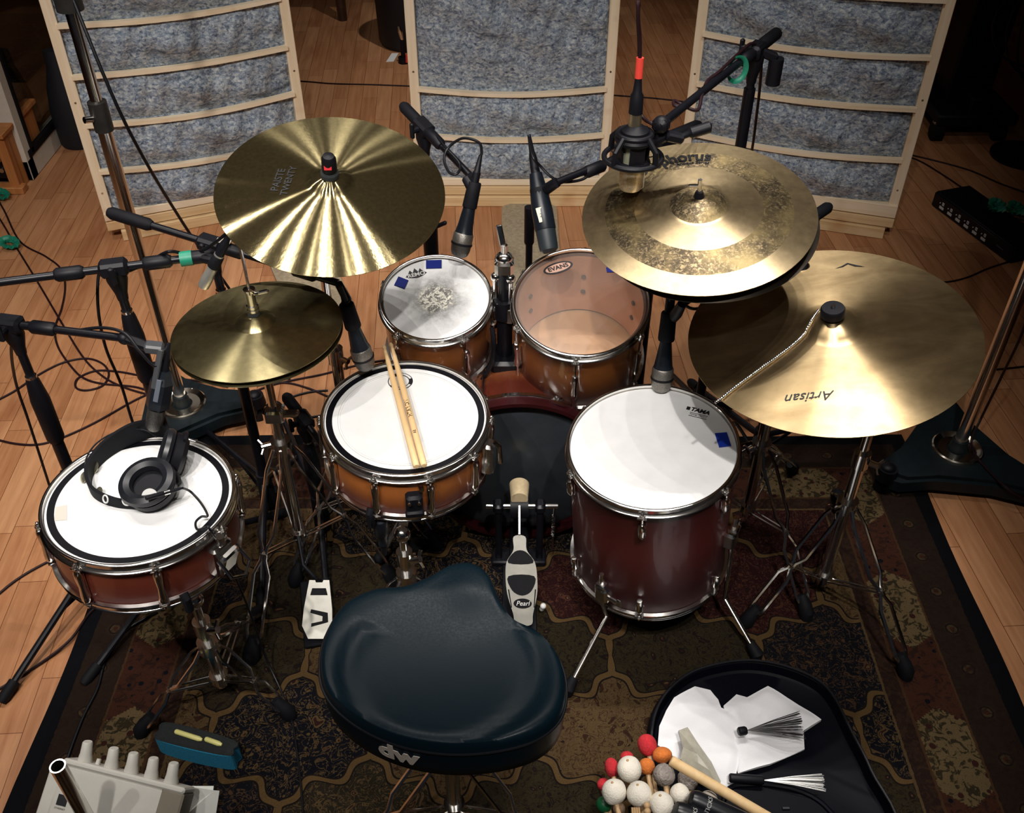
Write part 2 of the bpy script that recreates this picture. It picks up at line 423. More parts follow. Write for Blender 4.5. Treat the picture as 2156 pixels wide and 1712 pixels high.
# glazed partition on the left
WHT = mat('white_frame_paint', (0.62, 0.58, 0.50, 1), 0.5, nz=0.05)
gl = NT('partition_glass')
gl.set(Base_Color=(0.75, 0.8, 0.8, 1), Roughness=0.02)
mx = gl.n('ShaderNodeMixShader', {0: 0.12, 1: gl.n('ShaderNodeBsdfTransparent', {0: (0.75, 0.76, 0.74, 1)}), 2: gl.n('ShaderNodeBsdfGlossy', {'Roughness': 0.03})})
gl.t.links.new(mx.outputs[0], gl.out.inputs[0])
wx, wy0, wy1 = -2.06, 3.80, 7.7
win = thing('window_1', None, None, (wx, wy0, 0)); win['kind'] = 'structure'
g = G(); g.box(T(wx, (wy0+wy1)/2, 0.045), 0.07, wy1-wy0, 0.09, 0.004); g.box(T(wx, wy0+0.03, 1.25), 0.07, 0.06, 2.5, 0.004)
mk('window_frame', g, WHT, win)
g = G(); g.box(T(wx+0.03, (wy0+wy1)/2, 0.105), 0.02, wy1-wy0-0.06, 0.03); g.box(T(wx+0.03, wy0+0.07, 1.3), 0.02, 0.02, 2.4)
mk('gasket', g, RUB, win)
g = G(); g.box(T(wx, (wy0+wy1)/2+0.03, 1.3), 0.012, wy1-wy0-0.1, 2.38)
mk('glass_pane', g, gl.m, win, smooth=0)
# patterned runner behind the glass
RUGM = rug_mat()
g = G(); g.box(T(0, 0, 0.004), 1.5, 1.0, 0.008)
o = mk('floor_runner', g, RUGM); o.location = (-3.2, 5.35, 0)
tag(o, 'dim patterned runner on the floor behind the glass partition', 'rug')
# ------------------------------------------------ main rug
g = G(); RX0, RX1, RY1, RY0 = -1.052, 1.158, 2.18, 0.20
def rugf(u, v):
    x = -1.105+2.21*u; y = -0.99+1.98*v
    return V((x+0.004*sn(9*y), y+0.004*sn(7*x), 0.008+0.0012*sn(5*x+3*y)))
g.grid(rugf, 40, 36)
n0 = len(g.v)
h = G(); h.box(T(0, 0, 0.0035), 2.2, 1.97, 0.007)
g.add(h.v, h.f)
o = mk('oriental_rug', g, RUGM); o.location = ((RX0+RX1)/2, (RY0+RY1)/2, 0)
tag(o, 'large dark oriental rug with floral border spread under the drum kit', 'rug')
RZ = 0.009
# ------------------------------------------------ acoustic baffles
def gobo(left, right, slats, H, label, foot=False, zb=0.12, seams=()):
    a, b = V(left), V(right)
    x = (b-a).normalized(); W_ = (b-a).length
    th = math.atan2(x.y, x.x)
    root = thing('acoustic_baffle', label, 'acoustic panel', M.Translation((a+b)/2) @ R(th))
    h = W_/2
    for s in (-1, 1):
        g = G(); g.box(T(s*(h-0.018), 0.045, H/2+0.02), 0.036, 0.09, H-0.04, 0.002)
        mk('stile', g, PINEV, root, world=False)
    g = G(); g.box(T(0, 0.045, H-0.02), W_-0.076, 0.088, 0.04, 0.002); mk('top_rail', g, PINE, root, world=False)
    rnd = random.Random(int(abs(a.x)*1000))
    for k, (z0, z1, pr) in enumerate(((0.0, 0.045, -0.012), (0.047, 0.085, -0.002), (0.087, zb, 0.0))):
        g = G(); g.box(T((0.01 if k == 0 else 0), 0.03+pr/2, (z0+z1)/2), W_+(-0.07 if k == 0 else 0.0), 0.08-pr, z1-z0-0.002, 0.002)
        mk('base_board', g, PINEB if k < 2 else PINE, root, world=False)
    # fibre fill: bulging pillows between the slats
    zs = [zb] + list(slats) + [H-0.04]
    def bulge(u, z):
        lo = max([q for q in zs if q <= z+1e-6]); hi = min([q for q in zs if q >= z-1e-6] + [H])
        k = 0.0 if hi-lo < 1e-6 else sn(PI*(z-lo)/(hi-lo))
        n_ = 0.010*sn(23*u+7*z+rnd_off)+0.006*sn(61*u-31*z)+0.007*sn(43*z+11*u)
        return -(0.006+0.030*k*1.0)*(sn(PI*min(max(u, 0.0), 1.0))**0.35) - 0.028*sn(PI*u) + n_*k
    rnd_off = rnd.random()*6
    g = G()
    g.grid(lambda u, v: V((-h+0.036+(W_-0.072)*u, 0.02+bulge(u, zb+(H-0.04-zb)*v), zb+(H-0.04-zb)*v)), 60, 90)
    g.box(T(0, 0.065, (zb+H)/2), W_-0.08, 0.04, H-0.08-zb)
    mk('fibre_filling', g, FIBRE, root, world=False)
    for z in slats:
        g = G(); n = 24; top = []
        sag = rnd.uniform(0.004, 0.012)
        vs_ = []
        for i in range(n+1):
            u = i/n; yy = 0.012-0.030*sn(PI*u)-0.012; zz = z-sag*sn(PI*u)
            xx = -h+0.03+(W_-0.06)*u
            vs_ += [(xx, yy-0.013, zz-0.007), (xx, yy+0.012, zz-0.007), (xx, yy+0.012, zz+0.007), (xx, yy-0.013, zz+0.007)]
        fs = []
        for i in range(n):
            for j in range(4): fs.append((i*4+j, i*4+(j+1) % 4, i*4+4+(j+1) % 4, i*4+4+j))
        fs += [(3, 2, 1, 0), (n*4, n*4+1, n*4+2, n*4+3)]
        g.add(vs_, fs); mk('slat', g, PINE, root, world=False)
    for s in (-1, 1):
        for z in (0.2, 0.55, 0.95):
            g = G(); g.cyl((s*(h-0.018), -0.001, z), (s*(h-0.018), 0.002, z), 0.004, n=8)
            mk('screw', g, STEEL, root, world=False)
    if foot:
        g = G(); pl = []
        for i in range(13):
            aa = PI*i/12
            pl.append((0.11*cs(aa)+foot, -0.055+0.045*sn(aa)))
        poly = [(foot-0.11, -0.80), (foot+0.11, -0.80)] + pl
        g.prism(poly, 0.0, 0.014)
        mk('carpet_foot', g, mat('grey_carpet', S(150, 136, 112), 0.95, nz=0.25, nscale=70), root, world=False)
    return root
gobo((-1.545, 3.31, 0), (-0.795, 3.615, 0), (0.285, 0.465, 0.64, 0.815, 0.99), 1.2, 'left wood framed acoustic baffle behind the crash cymbal and tall steel stand', foot=0.235)
gobo((-0.385, 3.60, 0), (0.385, 3.60, 0), (0.30, 0.485), 1.2, 'centre wood framed acoustic baffle with two slats showing, behind the two rack toms', foot=0.07)
gobo((0.66, 3.585, 0), (1.462, 3.335, 0), (0.32, 0.515, 0.70, 0.89, 1.08), 1.25, 'right wood framed acoustic baffle behind the overhead microphone boom', zb=0.14)
# ------------------------------------------------ drum kit materials
def lacquer(name, mid, edge, D, grain=True, coat=0.7, rough=0.32):
    t = NT(name)
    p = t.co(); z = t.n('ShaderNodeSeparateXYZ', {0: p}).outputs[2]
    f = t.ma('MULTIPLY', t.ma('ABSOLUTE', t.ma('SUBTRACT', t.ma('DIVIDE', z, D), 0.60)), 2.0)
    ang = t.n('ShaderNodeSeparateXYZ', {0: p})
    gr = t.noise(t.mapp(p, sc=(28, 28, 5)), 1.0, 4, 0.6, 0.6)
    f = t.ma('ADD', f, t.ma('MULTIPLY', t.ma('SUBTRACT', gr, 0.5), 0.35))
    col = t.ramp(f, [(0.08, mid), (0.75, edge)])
    col = t.mix(0.35, col, t.ramp(gr, [(0.3, (0.45, 0.4, 0.4, 1)), (0.7, (1, 1, 1, 1))]), 'MULTIPLY')
    t.set(Base_Color=col, Roughness=rough)
    t.b.inputs['Coat Weight'].default_value = coat; t.b.inputs['Coat Roughness'].default_value = 0.07
    return t.m
def head_white(name, stain=None):
    t = NT(name); p = t.co()
    n = t.noise(p, 25, 3)
    col = t.ramp(n, [(0.3, (0.76, 0.77, 0.76, 1)), (0.7, (0.82, 0.82, 0.82, 1))])
    if stain:
        q = t.mapp(p, loc=(-stain[0], -stain[1], 0), sc=(1, 1, 0))
        r = t.n('ShaderNodeVectorMath', {0: q}, operation='LENGTH').outputs['Value']
        n1 = t.noise(p, 42, 5, 0.7); n2 = t.noise(p, 170, 3, 0.6); n3 = t.noise(p, 110, 3, 0.65, 1.0)
        m = t.ma('ADD', t.ma('DIVIDE', r, 0.098), t.ma('MULTIPLY', t.ma('SUBTRACT', n1, 0.5), 0.8))
        smu = t.ramp(m, [(0.0, (1, 1, 1, 1)), (0.35, (0.95, 0.95, 0.95, 1)), (0.72, (0.32, 0.32, 0.32, 1)), (1.1, (0, 0, 0, 1))])
        spk = t.ma('MULTIPLY', smu, t.ramp(n2, [(0.25, (0.62, 0.62, 0.62, 1)), (0.55, (1, 1, 1, 1))]))
        col = t.mix(t.ma('MULTIPLY', spk, 0.93), col, (0.055, 0.048, 0.034, 1))
        fl = t.ma('MULTIPLY', t.ramp(t.ma('ADD', t.ma('DIVIDE', r, 0.046), t.ma('MULTIPLY', t.ma('SUBTRACT', n1, 0.5), 0.9)), [(0.75, (1, 1, 1, 1)), (1.0, (0, 0, 0, 1))]),
                  t.ramp(n3, [(0.49, (0, 0, 0, 1)), (0.53, (1, 1, 1, 1))]))
        col = t.mix(fl, col, (0.72, 0.70, 0.60, 1))
    t.set(Base_Color=col, Roughness=0.5)
    return t.m
HEADW = head_white('coated_drumhead'); RINGB = mat('black_damping_ring', (0.003, 0.003, 0.005, 1), 0.45, nz=0.1, **{'Specular IOR Level': 0.2})
clr = NT('clear_drumhead')
cm1 = clr.n('ShaderNodeMixShader', {0: 0.10, 1: clr.n('ShaderNodeBsdfTransparent', {0: (0.93, 0.88, 0.84, 1)}), 2: clr.n('ShaderNodeBsdfDiffuse', {0: (0.75, 0.66, 0.58, 1)})})
cm2 = clr.n('ShaderNodeMixShader', {0: 0.02, 1: cm1.outputs[0], 2: clr.n('ShaderNodeBsdfGlossy', {'Roughness': 0.3})})
clr.t.links.new(cm2.outputs[0], clr.out.inputs[0]); HEADC = clr.m
LSC = mat('dark_screw', (0.05, 0.03, 0.025, 1), 0.4, 0.5, nz=0.1)
INNER = mat('bare_shell_interior', S(206, 160, 128), 0.6, nz=0.08, nscale=12)
def front(deg): return math.radians(-90+deg)     # degrees around the drum from the side facing the drummer, right positive
def drum(name, label, c, n, Rr, D, shell, head, nl, ph, base=None, lug='long', clear=False, bothead=None, hoopm=None):
    nv = V(n).normalized(); bot = V(c)-nv*D
    root = thing(name, label, 'drum', frame(bot, nv))
    hm = hoopm or CHROME
    Rs = Rr-0.010
    g = G(); g.lathe([(Rs, 0.014), (Rs, D-0.014), (Rs-0.004, D-0.010), (Rs-0.008, D-0.014), (Rs-0.008, 0.014), (Rs-0.004, 0.010)], n=96, close=True)
    sh = mk('shell', g, shell, root, world=False)
    if clear:
        g = G(); g.lathe([(Rs-0.0085, 0.016), (Rs-0.0085, D-0.014)], n=72); mk('shell_lining', g, INNER, root, world=False)
    def hoop(z, s, nm):
        q = [(Rs-0.001, z-s*0.011), (Rs-0.0005, z-s*0.001), (Rs+0.0012, z), (Rs+0.0048, z), (Rs+0.006, z-s*0.0014), (Rs+0.0055, z-s*0.003), (Rs+0.0035, z-s*0.0042),
             (Rs+0.0035, z-s*0.018), (Rr-0.001, z-s*0.0195), (Rr, z-s*0.021), (Rr-0.001, z-s*0.0228), (Rs+0.001, z-s*0.0235)]
        g = G(); g.lathe(q if s > 0 else q[::-1], n=96, close=True)
        return mk(nm, g, hm, root, world=False, smooth=50)
    hoop(D, 1, 'top_hoop'); hoop(0, -1, 'bottom_hoop')
    g = G(); g.lathe([(0, D-0.0075), (Rs*0.5, D-0.0075), (Rs-0.010, D-0.0078), (Rs-0.003, D-0.0088), (Rs-0.0005, D-0.0145)], n=96)
    mk('batter_head', g, head, root, world=False)
    g = G(); g.lathe([(0, 0.0085), (Rs-0.0025, 0.0085), (Rs-0.001, 0.014)][::-1], n=64)
    mk('bottom_head', g, bothead or HEADW, root, world=False)
    # lugs
    gl_ = G(); gr = G(); gb = G()
    r0 = Rs+0.001
    if lug == 'long':
        z0, z1 = (D*0.5-0.045, D*0.5+0.045)
        gl_.lathe([(0, z0), (0.006, z0+0.001), (0.0085, z0+0.008), (0.0085, z0+0.020), (0.0065, (z0+z1)/2), (0.0085, z1-0.020), (0.0085, z1-0.008), (0.006, z1-0.001), (0, z1)], T(r0+0.009), n=14)
        gl_.box(T(r0+0.003, 0, (z0+z1)/2), 0.008, 0.013, (z1-z0)*0.8, 0.003)
    else:
        z1 = D-0.040; z0 = z1-0.045
        glb = G()
        for (q_, a, b) in ((gl_, z0, z1), (glb, 0.040, 0.085)):
            q_.lathe([(0, a), (0.006, a+0.001), (0.009, a+0.010), (0.0085, (a+b)/2), (0.009, b-0.010), (0.006, b-0.001), (0, b)], T(r0+0.009), n=14)
            q_.box(T(r0+0.003, 0, (a+b)/2), 0.008, 0.014, (b-a)*0.7, 0.003)
    xr = r0+0.009
    gr.cyl((xr, 0, z1-0.006), (xr, 0, D-0.018), 0.0028, n=8)
    gr.cyl((xr, 0, D-0.0195), (xr, 0, D-0.0165), 0.0068, n=12); gr.cyl((xr, 0, D-0.0165), (xr, 0, D-0.012), 0.0052, n=10)
    gr.box(T(xr, 0, D-0.009), 0.0055, 0.0055, 0.008, 0.001)
    gr.box(T(xr-0.003, 0, D-0.0215), 0.016, 0.022, 0.004, 0.0015)
    zb = z0+0.006 if lug == 'long' else 0.046
    gb.cyl((xr, 0, zb), (xr, 0, 0.018), 0.0028, n=8)
    gb.cyl((xr, 0, 0.0195), (xr, 0, 0.0165), 0.0068, n=12); gb.box(T(xr, 0, 0.0115), 0.0055, 0.0055, 0.010, 0.001)
    gb.box(T(xr-0.003, 0, 0.0215), 0.016, 0.022, 0.004, 0.0015)
    L0 = mk('lug', gl_, CHROME, root, world=False); T0 = mk('tension_rod', gr, CHROME, L0, world=False)
    LB = L0 if lug == 'long' else mk('lug', glb, CHROME, root, world=False)
    B0 = mk('tension_rod', gb, CHROME, LB, world=False)
    for i in range(nl):
        a = front(ph+360.0*i/nl)
        if i == 0: L0.matrix_basis = R(a); LB.matrix_basis = R(a); continue
        L = inst(L0, root, R(a)); inst(T0, L, I4)
        inst(B0, L if LB is L0 else inst(LB, root, R(a)), I4)
    if clear:
        for i in range(nl):
            a = front(ph+360.0*i/nl)
            for zz in ((D*0.5+0.028, D*0.5-0.028) if lug == 'long' else (z1-0.012, z0+0.012, 0.05, 0.076)):
                g = G(); g.cyl((Rs-0.0085, 0, zz), (Rs-0.0125, 0, zz), 0.0062, n=10)
                o = mk('lug_screw', g, LSC, root, world=False); o.matrix_basis = R(a)
    root['D'] = D
    del root['D']
    return root, D, Rs
def loc_on(root, z, px, py):
    """point of the plane z (drum or cymbal frame) seen at a photo pixel, in that frame"""
    inv = root.matrix_basis.inverted(); o = inv @ CAM; d = (inv.to_3x3() @ ray(px, py))
    t = (z-o.z)/d.z; return o+d*t
def pad(root, z, quad, nm, m, h=0.002):
    poly = [loc_on(root, z, *q).to_2d() for q in quad]
    if sum(poly[i].cross(poly[(i+1) % len(poly)]) for i in range(len(poly))) < 0: poly = poly[::-1]
    g = G(); g.prism(poly, z+0.0003, z+h); return mk(nm, g, m, root, world=False)
# ---- bass drum
KX, KY0, KY1, KR = 0.02, 1.795, 2.12, 0.234
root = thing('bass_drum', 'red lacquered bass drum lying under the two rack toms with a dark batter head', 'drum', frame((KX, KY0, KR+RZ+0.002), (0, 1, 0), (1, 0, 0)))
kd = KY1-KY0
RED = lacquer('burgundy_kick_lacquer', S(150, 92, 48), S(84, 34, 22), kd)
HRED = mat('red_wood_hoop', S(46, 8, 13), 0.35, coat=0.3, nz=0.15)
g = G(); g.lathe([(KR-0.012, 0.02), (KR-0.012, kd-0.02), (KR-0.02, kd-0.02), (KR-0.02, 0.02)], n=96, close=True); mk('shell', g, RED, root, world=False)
for nm, z0 in (('batter_hoop', -0.028), ('front_hoop', kd-0.012)):
    g = G(); g.lathe([(KR, z0), (KR, z0+0.04), (KR-0.010, z0+0.04), (KR-0.010, z0)][::-1], n=96, close=True); hp = mk(nm, g, HRED, root, world=False)
    g = G(); g.lathe([(KR, z0+0.030), (KR+0.002, z0+0.031), (KR+0.002, z0+0.041), (KR-0.003, z0+0.042)], n=96); mk('hoop_edge_trim', g, CHROME, hp, world=False)
g = G(); g.lathe([(0, -0.006), (KR-0.03, -0.006), (KR-0.012, 0.0), (KR-0.011, 0.01)][::-1], n=72)
mk('batter_head', g, mat('smoked_drumhead', (0.028, 0.034, 0.040, 1), 0.28, nz=0.25, nscale=9), root, world=False)
g = G(); g.lathe([(0, kd+0.004), (KR-0.03, kd+0.004), (KR-0.012, kd-0.002)], n=72)
mk('front_head', g, RINGB, root, world=False)
gk = G(); gk.box(T(0, 0, 0), 0.02, 0.016, 0.06, 0.005); 
k0 = None
for i in range(8):
    a = PI/8+i*PI/4
    m = R(a) @ T(KR-0.004, 0, kd*0.5) 
    if k0 is None:
        k0 = mk('lug', gk, CHROME, root, world=False); k0.matrix_basis = m
        gt = G(); gt.cyl((0.006, 0, -kd*0.5-0.01), (0.006, 0, kd*0.5+0.01), 0.003, n=8)
        for s in (-1, 1): gt.box(T(0.004, 0, s*(kd*0.5-0.012)), 0.018, 0.024, 0.012, 0.003); gt.bar((0.010, -0.016, s*(kd*0.5+0.012)), (0.010, 0.016, s*(kd*0.5+0.012)), 0.005, 0.007)
        t0 = mk('claw_rod', gt, CHROME, k0, world=False)
    else: inst(t0, inst(k0, root, m), I4)
for s in (-1, 1):
    g = G(); a = V((KX+s*0.22, 1.82, 0.17)); b = V((KX+s*0.36, 1.68, 0.035))
    g.tube([a, a+V((s*0.04, -0.02, 0)), b], 0.0075, 10)
    lg = mk('spur', g, CHROME, root); g = G(); g.ball(b, 0.016); mk('rubber_foot', g, RUB, lg)
# tom holder post on the kick shell
pb = V((-0.018, 1.955, 0.458)); pt = V((-0.018, 1.965, 0.735))
g = G(); g.box(T(pb.x, pb.y, pb.z+0.012), 0.07, 0.09, 0.035, 0.008); g.cyl(pb, pb+V((0, 0, 0.15)), 0.019, n=20); g.cyl(pb+V((0, 0, 0.14)), pb+V((0, 0, 0.19)), 0.026, n=20)
h1 = mk('tom_holder', g, BLK, root)
g = G(); g.cyl(pb+V((0, 0, 0.18)), pt, 0.0145, n=20); g.cyl(pt-V((0, 0, 0.05)), pt-V((0, 0, 0.015)), 0.019, n=20)
mk('holder_tube', g, BLK, h1)
g = G(); g.box(T(pt.x, pt.y, pt.z), 0.045, 0.05, 0.04, 0.008); g.ball(pt+V((0, 0, 0.02)), (0.021, 0.021, 0.016)); g.cyl(pt+V((0.0, 0, 0.03)), pt+V((0, 0, 0.055)), 0.008)
g.bar(pt+V((-0.002, 0, 0.05)), pt+V((-0.012, 0.004, 0.105)), 0.014, 0.006, (0, 1, 0), 0.002)
mk('wing_bolt', g, CHROME, h1)
for s, q in ((-1, ((-0.038, 1.962, 0.705), (-0.040, 1.962, 0.625), (-0.058, 1.962, 0.60))), (1, ((-0.004, 1.955, 0.705), (-0.006, 1.95, 0.625), (0.010, 1.945, 0.60)))):
    g = G(); g.tube(spl([pt, *q], 5), 0.0065, 12); g.ball(V(q[0]), 0.0125); g.box(T(q[1][0], q[1][1]-0.004, 0.612), 0.018, 0.032, 0.045, 0.004)
    mk('tom_arm', g, CHROME, root)
# ---- rack toms
AMB = (S(150, 90, 44), S(62, 27, 17))
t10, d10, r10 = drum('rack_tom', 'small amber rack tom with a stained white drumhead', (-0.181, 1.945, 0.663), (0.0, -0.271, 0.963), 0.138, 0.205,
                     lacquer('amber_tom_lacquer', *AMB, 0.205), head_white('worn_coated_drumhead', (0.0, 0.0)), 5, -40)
HZ = d10-0.0072
pad(t10, HZ, [(897, 549), (930, 548), (930, 565), (897, 566)], 'damping_pad', BLUET)
pad(t10, HZ, [(839, 583), (860, 591), (852, 609), (830, 601)], 'damping_pad', BLUET)
p = loc_on(t10, HZ, 876, 577)
g = G(); k = 0.025; pl = [(-1.05, -0.15), (-0.75, 0.2), (-0.5, 0.75), (-0.28, 0.25), (0, 0.95), (0.28, 0.25), (0.5, 0.75), (0.75, 0.2), (1.05, -0.15), (0.6, -0.45), (0.1, -0.62), (-0.1, -0.62), (-0.6, -0.45)]
g.prism([(a*k, b*k*0.8) for a, b in pl], 0, 0.0004)
lg = put(g, T(p.x, p.y, HZ+0.0004) @ R(0.30)); o = mk('crown_logo', lg, INK, t10, world=False, smooth=0)
g = put(txt('REMO', 0.016, ext=0.0003, bold=0.0004), T(p.x, p.y, HZ+0.0011) @ R(0.30) @ T(0, -0.003, 0)); mk('logo_lettering', g, INKW, t10, world=False, smooth=0)
t12, d12, r12 = drum('rack_tom', 'larger amber rack tom with a clear see-through head beside the black side-address microphone', (0.159, 1.893, 0.687), (-0.027, -0.296, 0.955), 0.164, 0.235,
                     lacquer('amber_large_tom_lacquer', *AMB, 0.235), HEADC, 6, -6, clear=True, bothead=mat('frosted_bottom_head', S(196, 160, 120), 0.5, nz=0.06, nscale=9))
HZ = d12-0.0072
p = loc_on(t12, HZ, 1175, 564)
def ell(a, b, n=40): return [(a*cs(2*PI*i/n), b*sn(2*PI*i/n)) for i in range(n)]
mm = T(p.x, p.y, HZ+0.0003) @ R(0.36)
g = G(); g.prism(ell(0.037, 0.0170), 0, 0.0003, mm); o = mk('oval_logo', g, INK, t12, world=False, smooth=0)
g = G(); g.prism(ell(0.0315, 0.0120), 0.0003, 0.0006, mm); mk('logo_field', g, mat('pale_logo_print', S(190, 150, 132), 0.5), o, world=False, smooth=0)
g = put(txt('EVANS', 0.017, ext=0.0002, bold=0.0005), mm @ T(0, 0, 0.0009)); mk('logo_lettering', g, INK, o, world=False, smooth=0)
pad(t12, HZ, [(1276, 564), (1290, 563), (1310, 574), (1278, 574)], 'damping_pad', BLUET)
# ---- floor tom
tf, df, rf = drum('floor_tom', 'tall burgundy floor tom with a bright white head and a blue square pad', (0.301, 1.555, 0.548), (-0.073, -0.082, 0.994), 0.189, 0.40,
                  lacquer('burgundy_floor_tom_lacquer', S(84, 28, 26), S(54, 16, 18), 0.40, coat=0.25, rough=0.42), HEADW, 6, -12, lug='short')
HZ = df-0.0072
pad(tf, HZ, [(1505, 914), (1530, 912), (1539, 940), (1514, 943)], 'damping_pad', mat('bright_blue_gel_pad', (0.006, 0.035, 0.36, 1), 0.4, nz=0.1), 0.003)
p = loc_on(tf, HZ, 1474, 866); mm = T(p.x, p.y, HZ+0.0006) @ R(-0.42)
g = put(txt('TAMA', 0.0155, ext=0.0002, bold=0.0007, shear=0.2), mm); g.box(mm @ T(-0.0265, 0, 0) , 0.008, 0.0095, 0.0004); o = mk('maker_lettering', g, INK, tf, world=False, smooth=0)
g = G(); g.box(mm @ T(0, -0.0105, 0), 0.040, 0.0012, 0.0004); g.box(mm @ T(0, -0.0205, 0), 0.040, 0.0012, 0.0004); mk('lettering_rule', g, INK, o, world=False, smooth=0)
g = put(txt('POWER CRAFT II', 0.005, ext=0.0002), mm @ T(0, -0.0155, 0)); mk('small_lettering', g, INK, o, world=False, smooth=0)
legm = [front(-38), front(62), front(180)]
for zz_, (a, (fx, fy)) in zip((0.075, 0.175, 0.12), zip(legm, ((0.127, 1.295), (0.577, 1.39), (0.45, 1.90)))):
    bw = tf.matrix_basis @ V((cs(a)*(rf+0.018), sn(a)*(rf+0.018), zz_+0.015)); nv = (tf.matrix_basis.to_3x3() @ V((0, 0, 1)))
    g = G(); mm = R(a) @ T(rf+0.012, 0, zz_)
    g.box(mm, 0.03, 0.034, 0.05, 0.006); g.box(mm @ T(0.006, 0, 0.034), 0.022, 0.026, 0.012, 0.003); g.cyl(mm @ V((0.006, 0.015, 0)), mm @ V((0.006, 0.04, 0)), 0.006, n=10); g.box(mm @ T(0.006, 0.046, 0), 0.006, 0.014, 0.024, 0.002)
    br = mk('leg_bracket', g, CHROME, tf, world=False)
    foot = V((fx, fy, RZ+0.016))
    kn = bw-nv*0.27*1.0; kn.z = max(kn.z, 0.095)
    g = G(); g.tube([bw+nv*0.06, bw-nv*0.05, kn, foot], 0.0055, 10); lg = mk('leg', g, CHROME, tf)
    g = G(); g.tube([foot+(kn-foot).normalized()*0.03, foot, foot-V((0, 0, 0.014))], [0.011, 0.016, 0.013], 12); mk('rubber_foot', g, RUB, lg)
# ---- main snare
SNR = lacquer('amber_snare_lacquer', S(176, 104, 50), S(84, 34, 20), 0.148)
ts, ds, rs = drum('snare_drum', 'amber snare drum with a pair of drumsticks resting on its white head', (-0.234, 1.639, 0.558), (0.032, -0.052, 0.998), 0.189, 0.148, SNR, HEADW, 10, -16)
def ring(root, D, r0, r1, nm='damping_ring', m=RINGB):
    g = G(); g.lathe([(r0, D-0.0073), (r0, D-0.0066), (r1, D-0.0066), (r1, D-0.0073)], n=96, close=True); return mk(nm, g, m, root, world=False)
ring(ts, ds, 0.160, 0.1735)
ring(ts, ds, 0.1475, 0.1482, 'head_circle', mat('faint_grey_print', S(196, 194, 188), 0.5)); ring(ts, ds, 0.143, 0.1435, 'head_circle', mat('fainter_grey_print', S(214, 213, 208), 0.5))
HZ = ds-0.0072
p = loc_on(ts, HZ, 843, 803); mm = T(p.x, p.y, HZ)
g = G(); g.lathe([(0.0195, 0.0003), (0.0195, 0.0006), (0.0285, 0.0006), (0.0285, 0.0003)], mm, 40, close=True); o = mk('round_logo', g, INK, ts, world=False, smooth=0)
for a in (-60, 60, 180):
    g = G(); g.lathe([(0.0215, 0.0006), (0.0265, 0.0006), (0.0265, 0.0007), (0.0215, 0.0007)], mm, 60, close=True)
    g2 = G(); g2.v = g.v
    for f in g.f:
        ce = sum((g.v[i] for i in f), V())/len(f)-V((p.x, p.y, 0)); q = math.degrees(math.atan2(ce.y, ce.x))-a
        q = (q+180) % 360-180
        if abs(q) < 34: g2.f.append(f)
    mk('logo_band', g2, INKW, o, world=False, smooth=0)
g = put(txt('V', 0.022, ext=0.0002), mm @ T(0, 0, 0.0007)); mk('logo_lettering', g, INK, o, world=False, smooth=0)
g = G(); mm = R(front(9)) @ T(rs+0.012, 0, 0.068); g.box(mm, 0.026, 0.036, 0.062, 0.006); g.box(mm @ T(0.012, 0, -0.018), 0.014, 0.040, 0.018, 0.004)
o = mk('strainer_butt', g, BLKM, ts, world=False); g = G(); 
for q in ((0.014, -0.010, 0.016), (0.014, 0.010, 0.016)): g.cyl(mm @ V(q), mm @ (V(q)+V((0.004, 0, 0))), 0.004, n=10)
mk('strainer_screw', g, CHROME, o, world=False)
g = G(); mm = R(front(14)) @ T(rs+0.002, 0, 0.108); g.cyl(mm @ V((0, 0, 0)), mm @ V((0.012, 0, 0)), 0.006, n=14); mk('vent_badge', g, CHROME, ts, world=False)
g = G(); mm = R(front(74)) @ T(rs+0.012, 0, 0.075); g.box(mm, 0.03, 0.034, 0.09, 0.006); g.tube([mm @ V((0.012, 0, 0.05)), mm @ V((0.024, 0, 0.04)), mm @ V((0.028, 0, -0.01))], 0.006, 8); mk('throw_off', g, CHROME, ts, world=False)
# ---- side snare
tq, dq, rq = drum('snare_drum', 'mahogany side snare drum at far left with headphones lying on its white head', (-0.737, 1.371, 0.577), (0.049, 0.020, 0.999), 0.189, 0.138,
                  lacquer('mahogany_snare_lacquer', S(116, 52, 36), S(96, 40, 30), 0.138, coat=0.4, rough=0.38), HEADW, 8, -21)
ring(tq, dq, 0.158, 0.1715)
HZ = dq-0.0072
pad(tq, HZ, [(117, 1068), (141, 1063), (141, 1095), (114, 1097)], 'tape_mark', mat('faded_tape', S(206, 200, 188), 0.6), 0.0004)
g = G(); mm = R(front(62)) @ T(rq+0.014, 0, 0.070)
g.box(mm, 0.03, 0.05, 0.075, 0.005); g.box(mm @ T(0.02, 0, 0.0) @ R(0.3, 'Y'), 0.016, 0.042, 0.06, 0.004)
o = mk('throw_off', g, CHROME, tq, world=False)
g = G(); g.tube([mm @ V((0.02, -0.025, 0.02)), mm @ V((0.05, -0.026, -0.01)), mm @ V((0.06, 0.0, -0.02)), mm @ V((0.05, 0.026, -0.01)), mm @ V((0.02, 0.025, 0.02))], 0.004, 8); g.cyl(mm @ V((0.01, 0, 0.04)), mm @ V((0.01, 0, 0.06)), 0.008, n=12)
mk('lever', g, CHROME, o, world=False)
for a in (30,):
    g = G(); mm = R(front(a+180)) @ T(rq+0.012, 0, 0.06); g.box(mm, 0.024, 0.036, 0.06, 0.006); mk('strainer_butt', g, CHROME, tq, world=False)
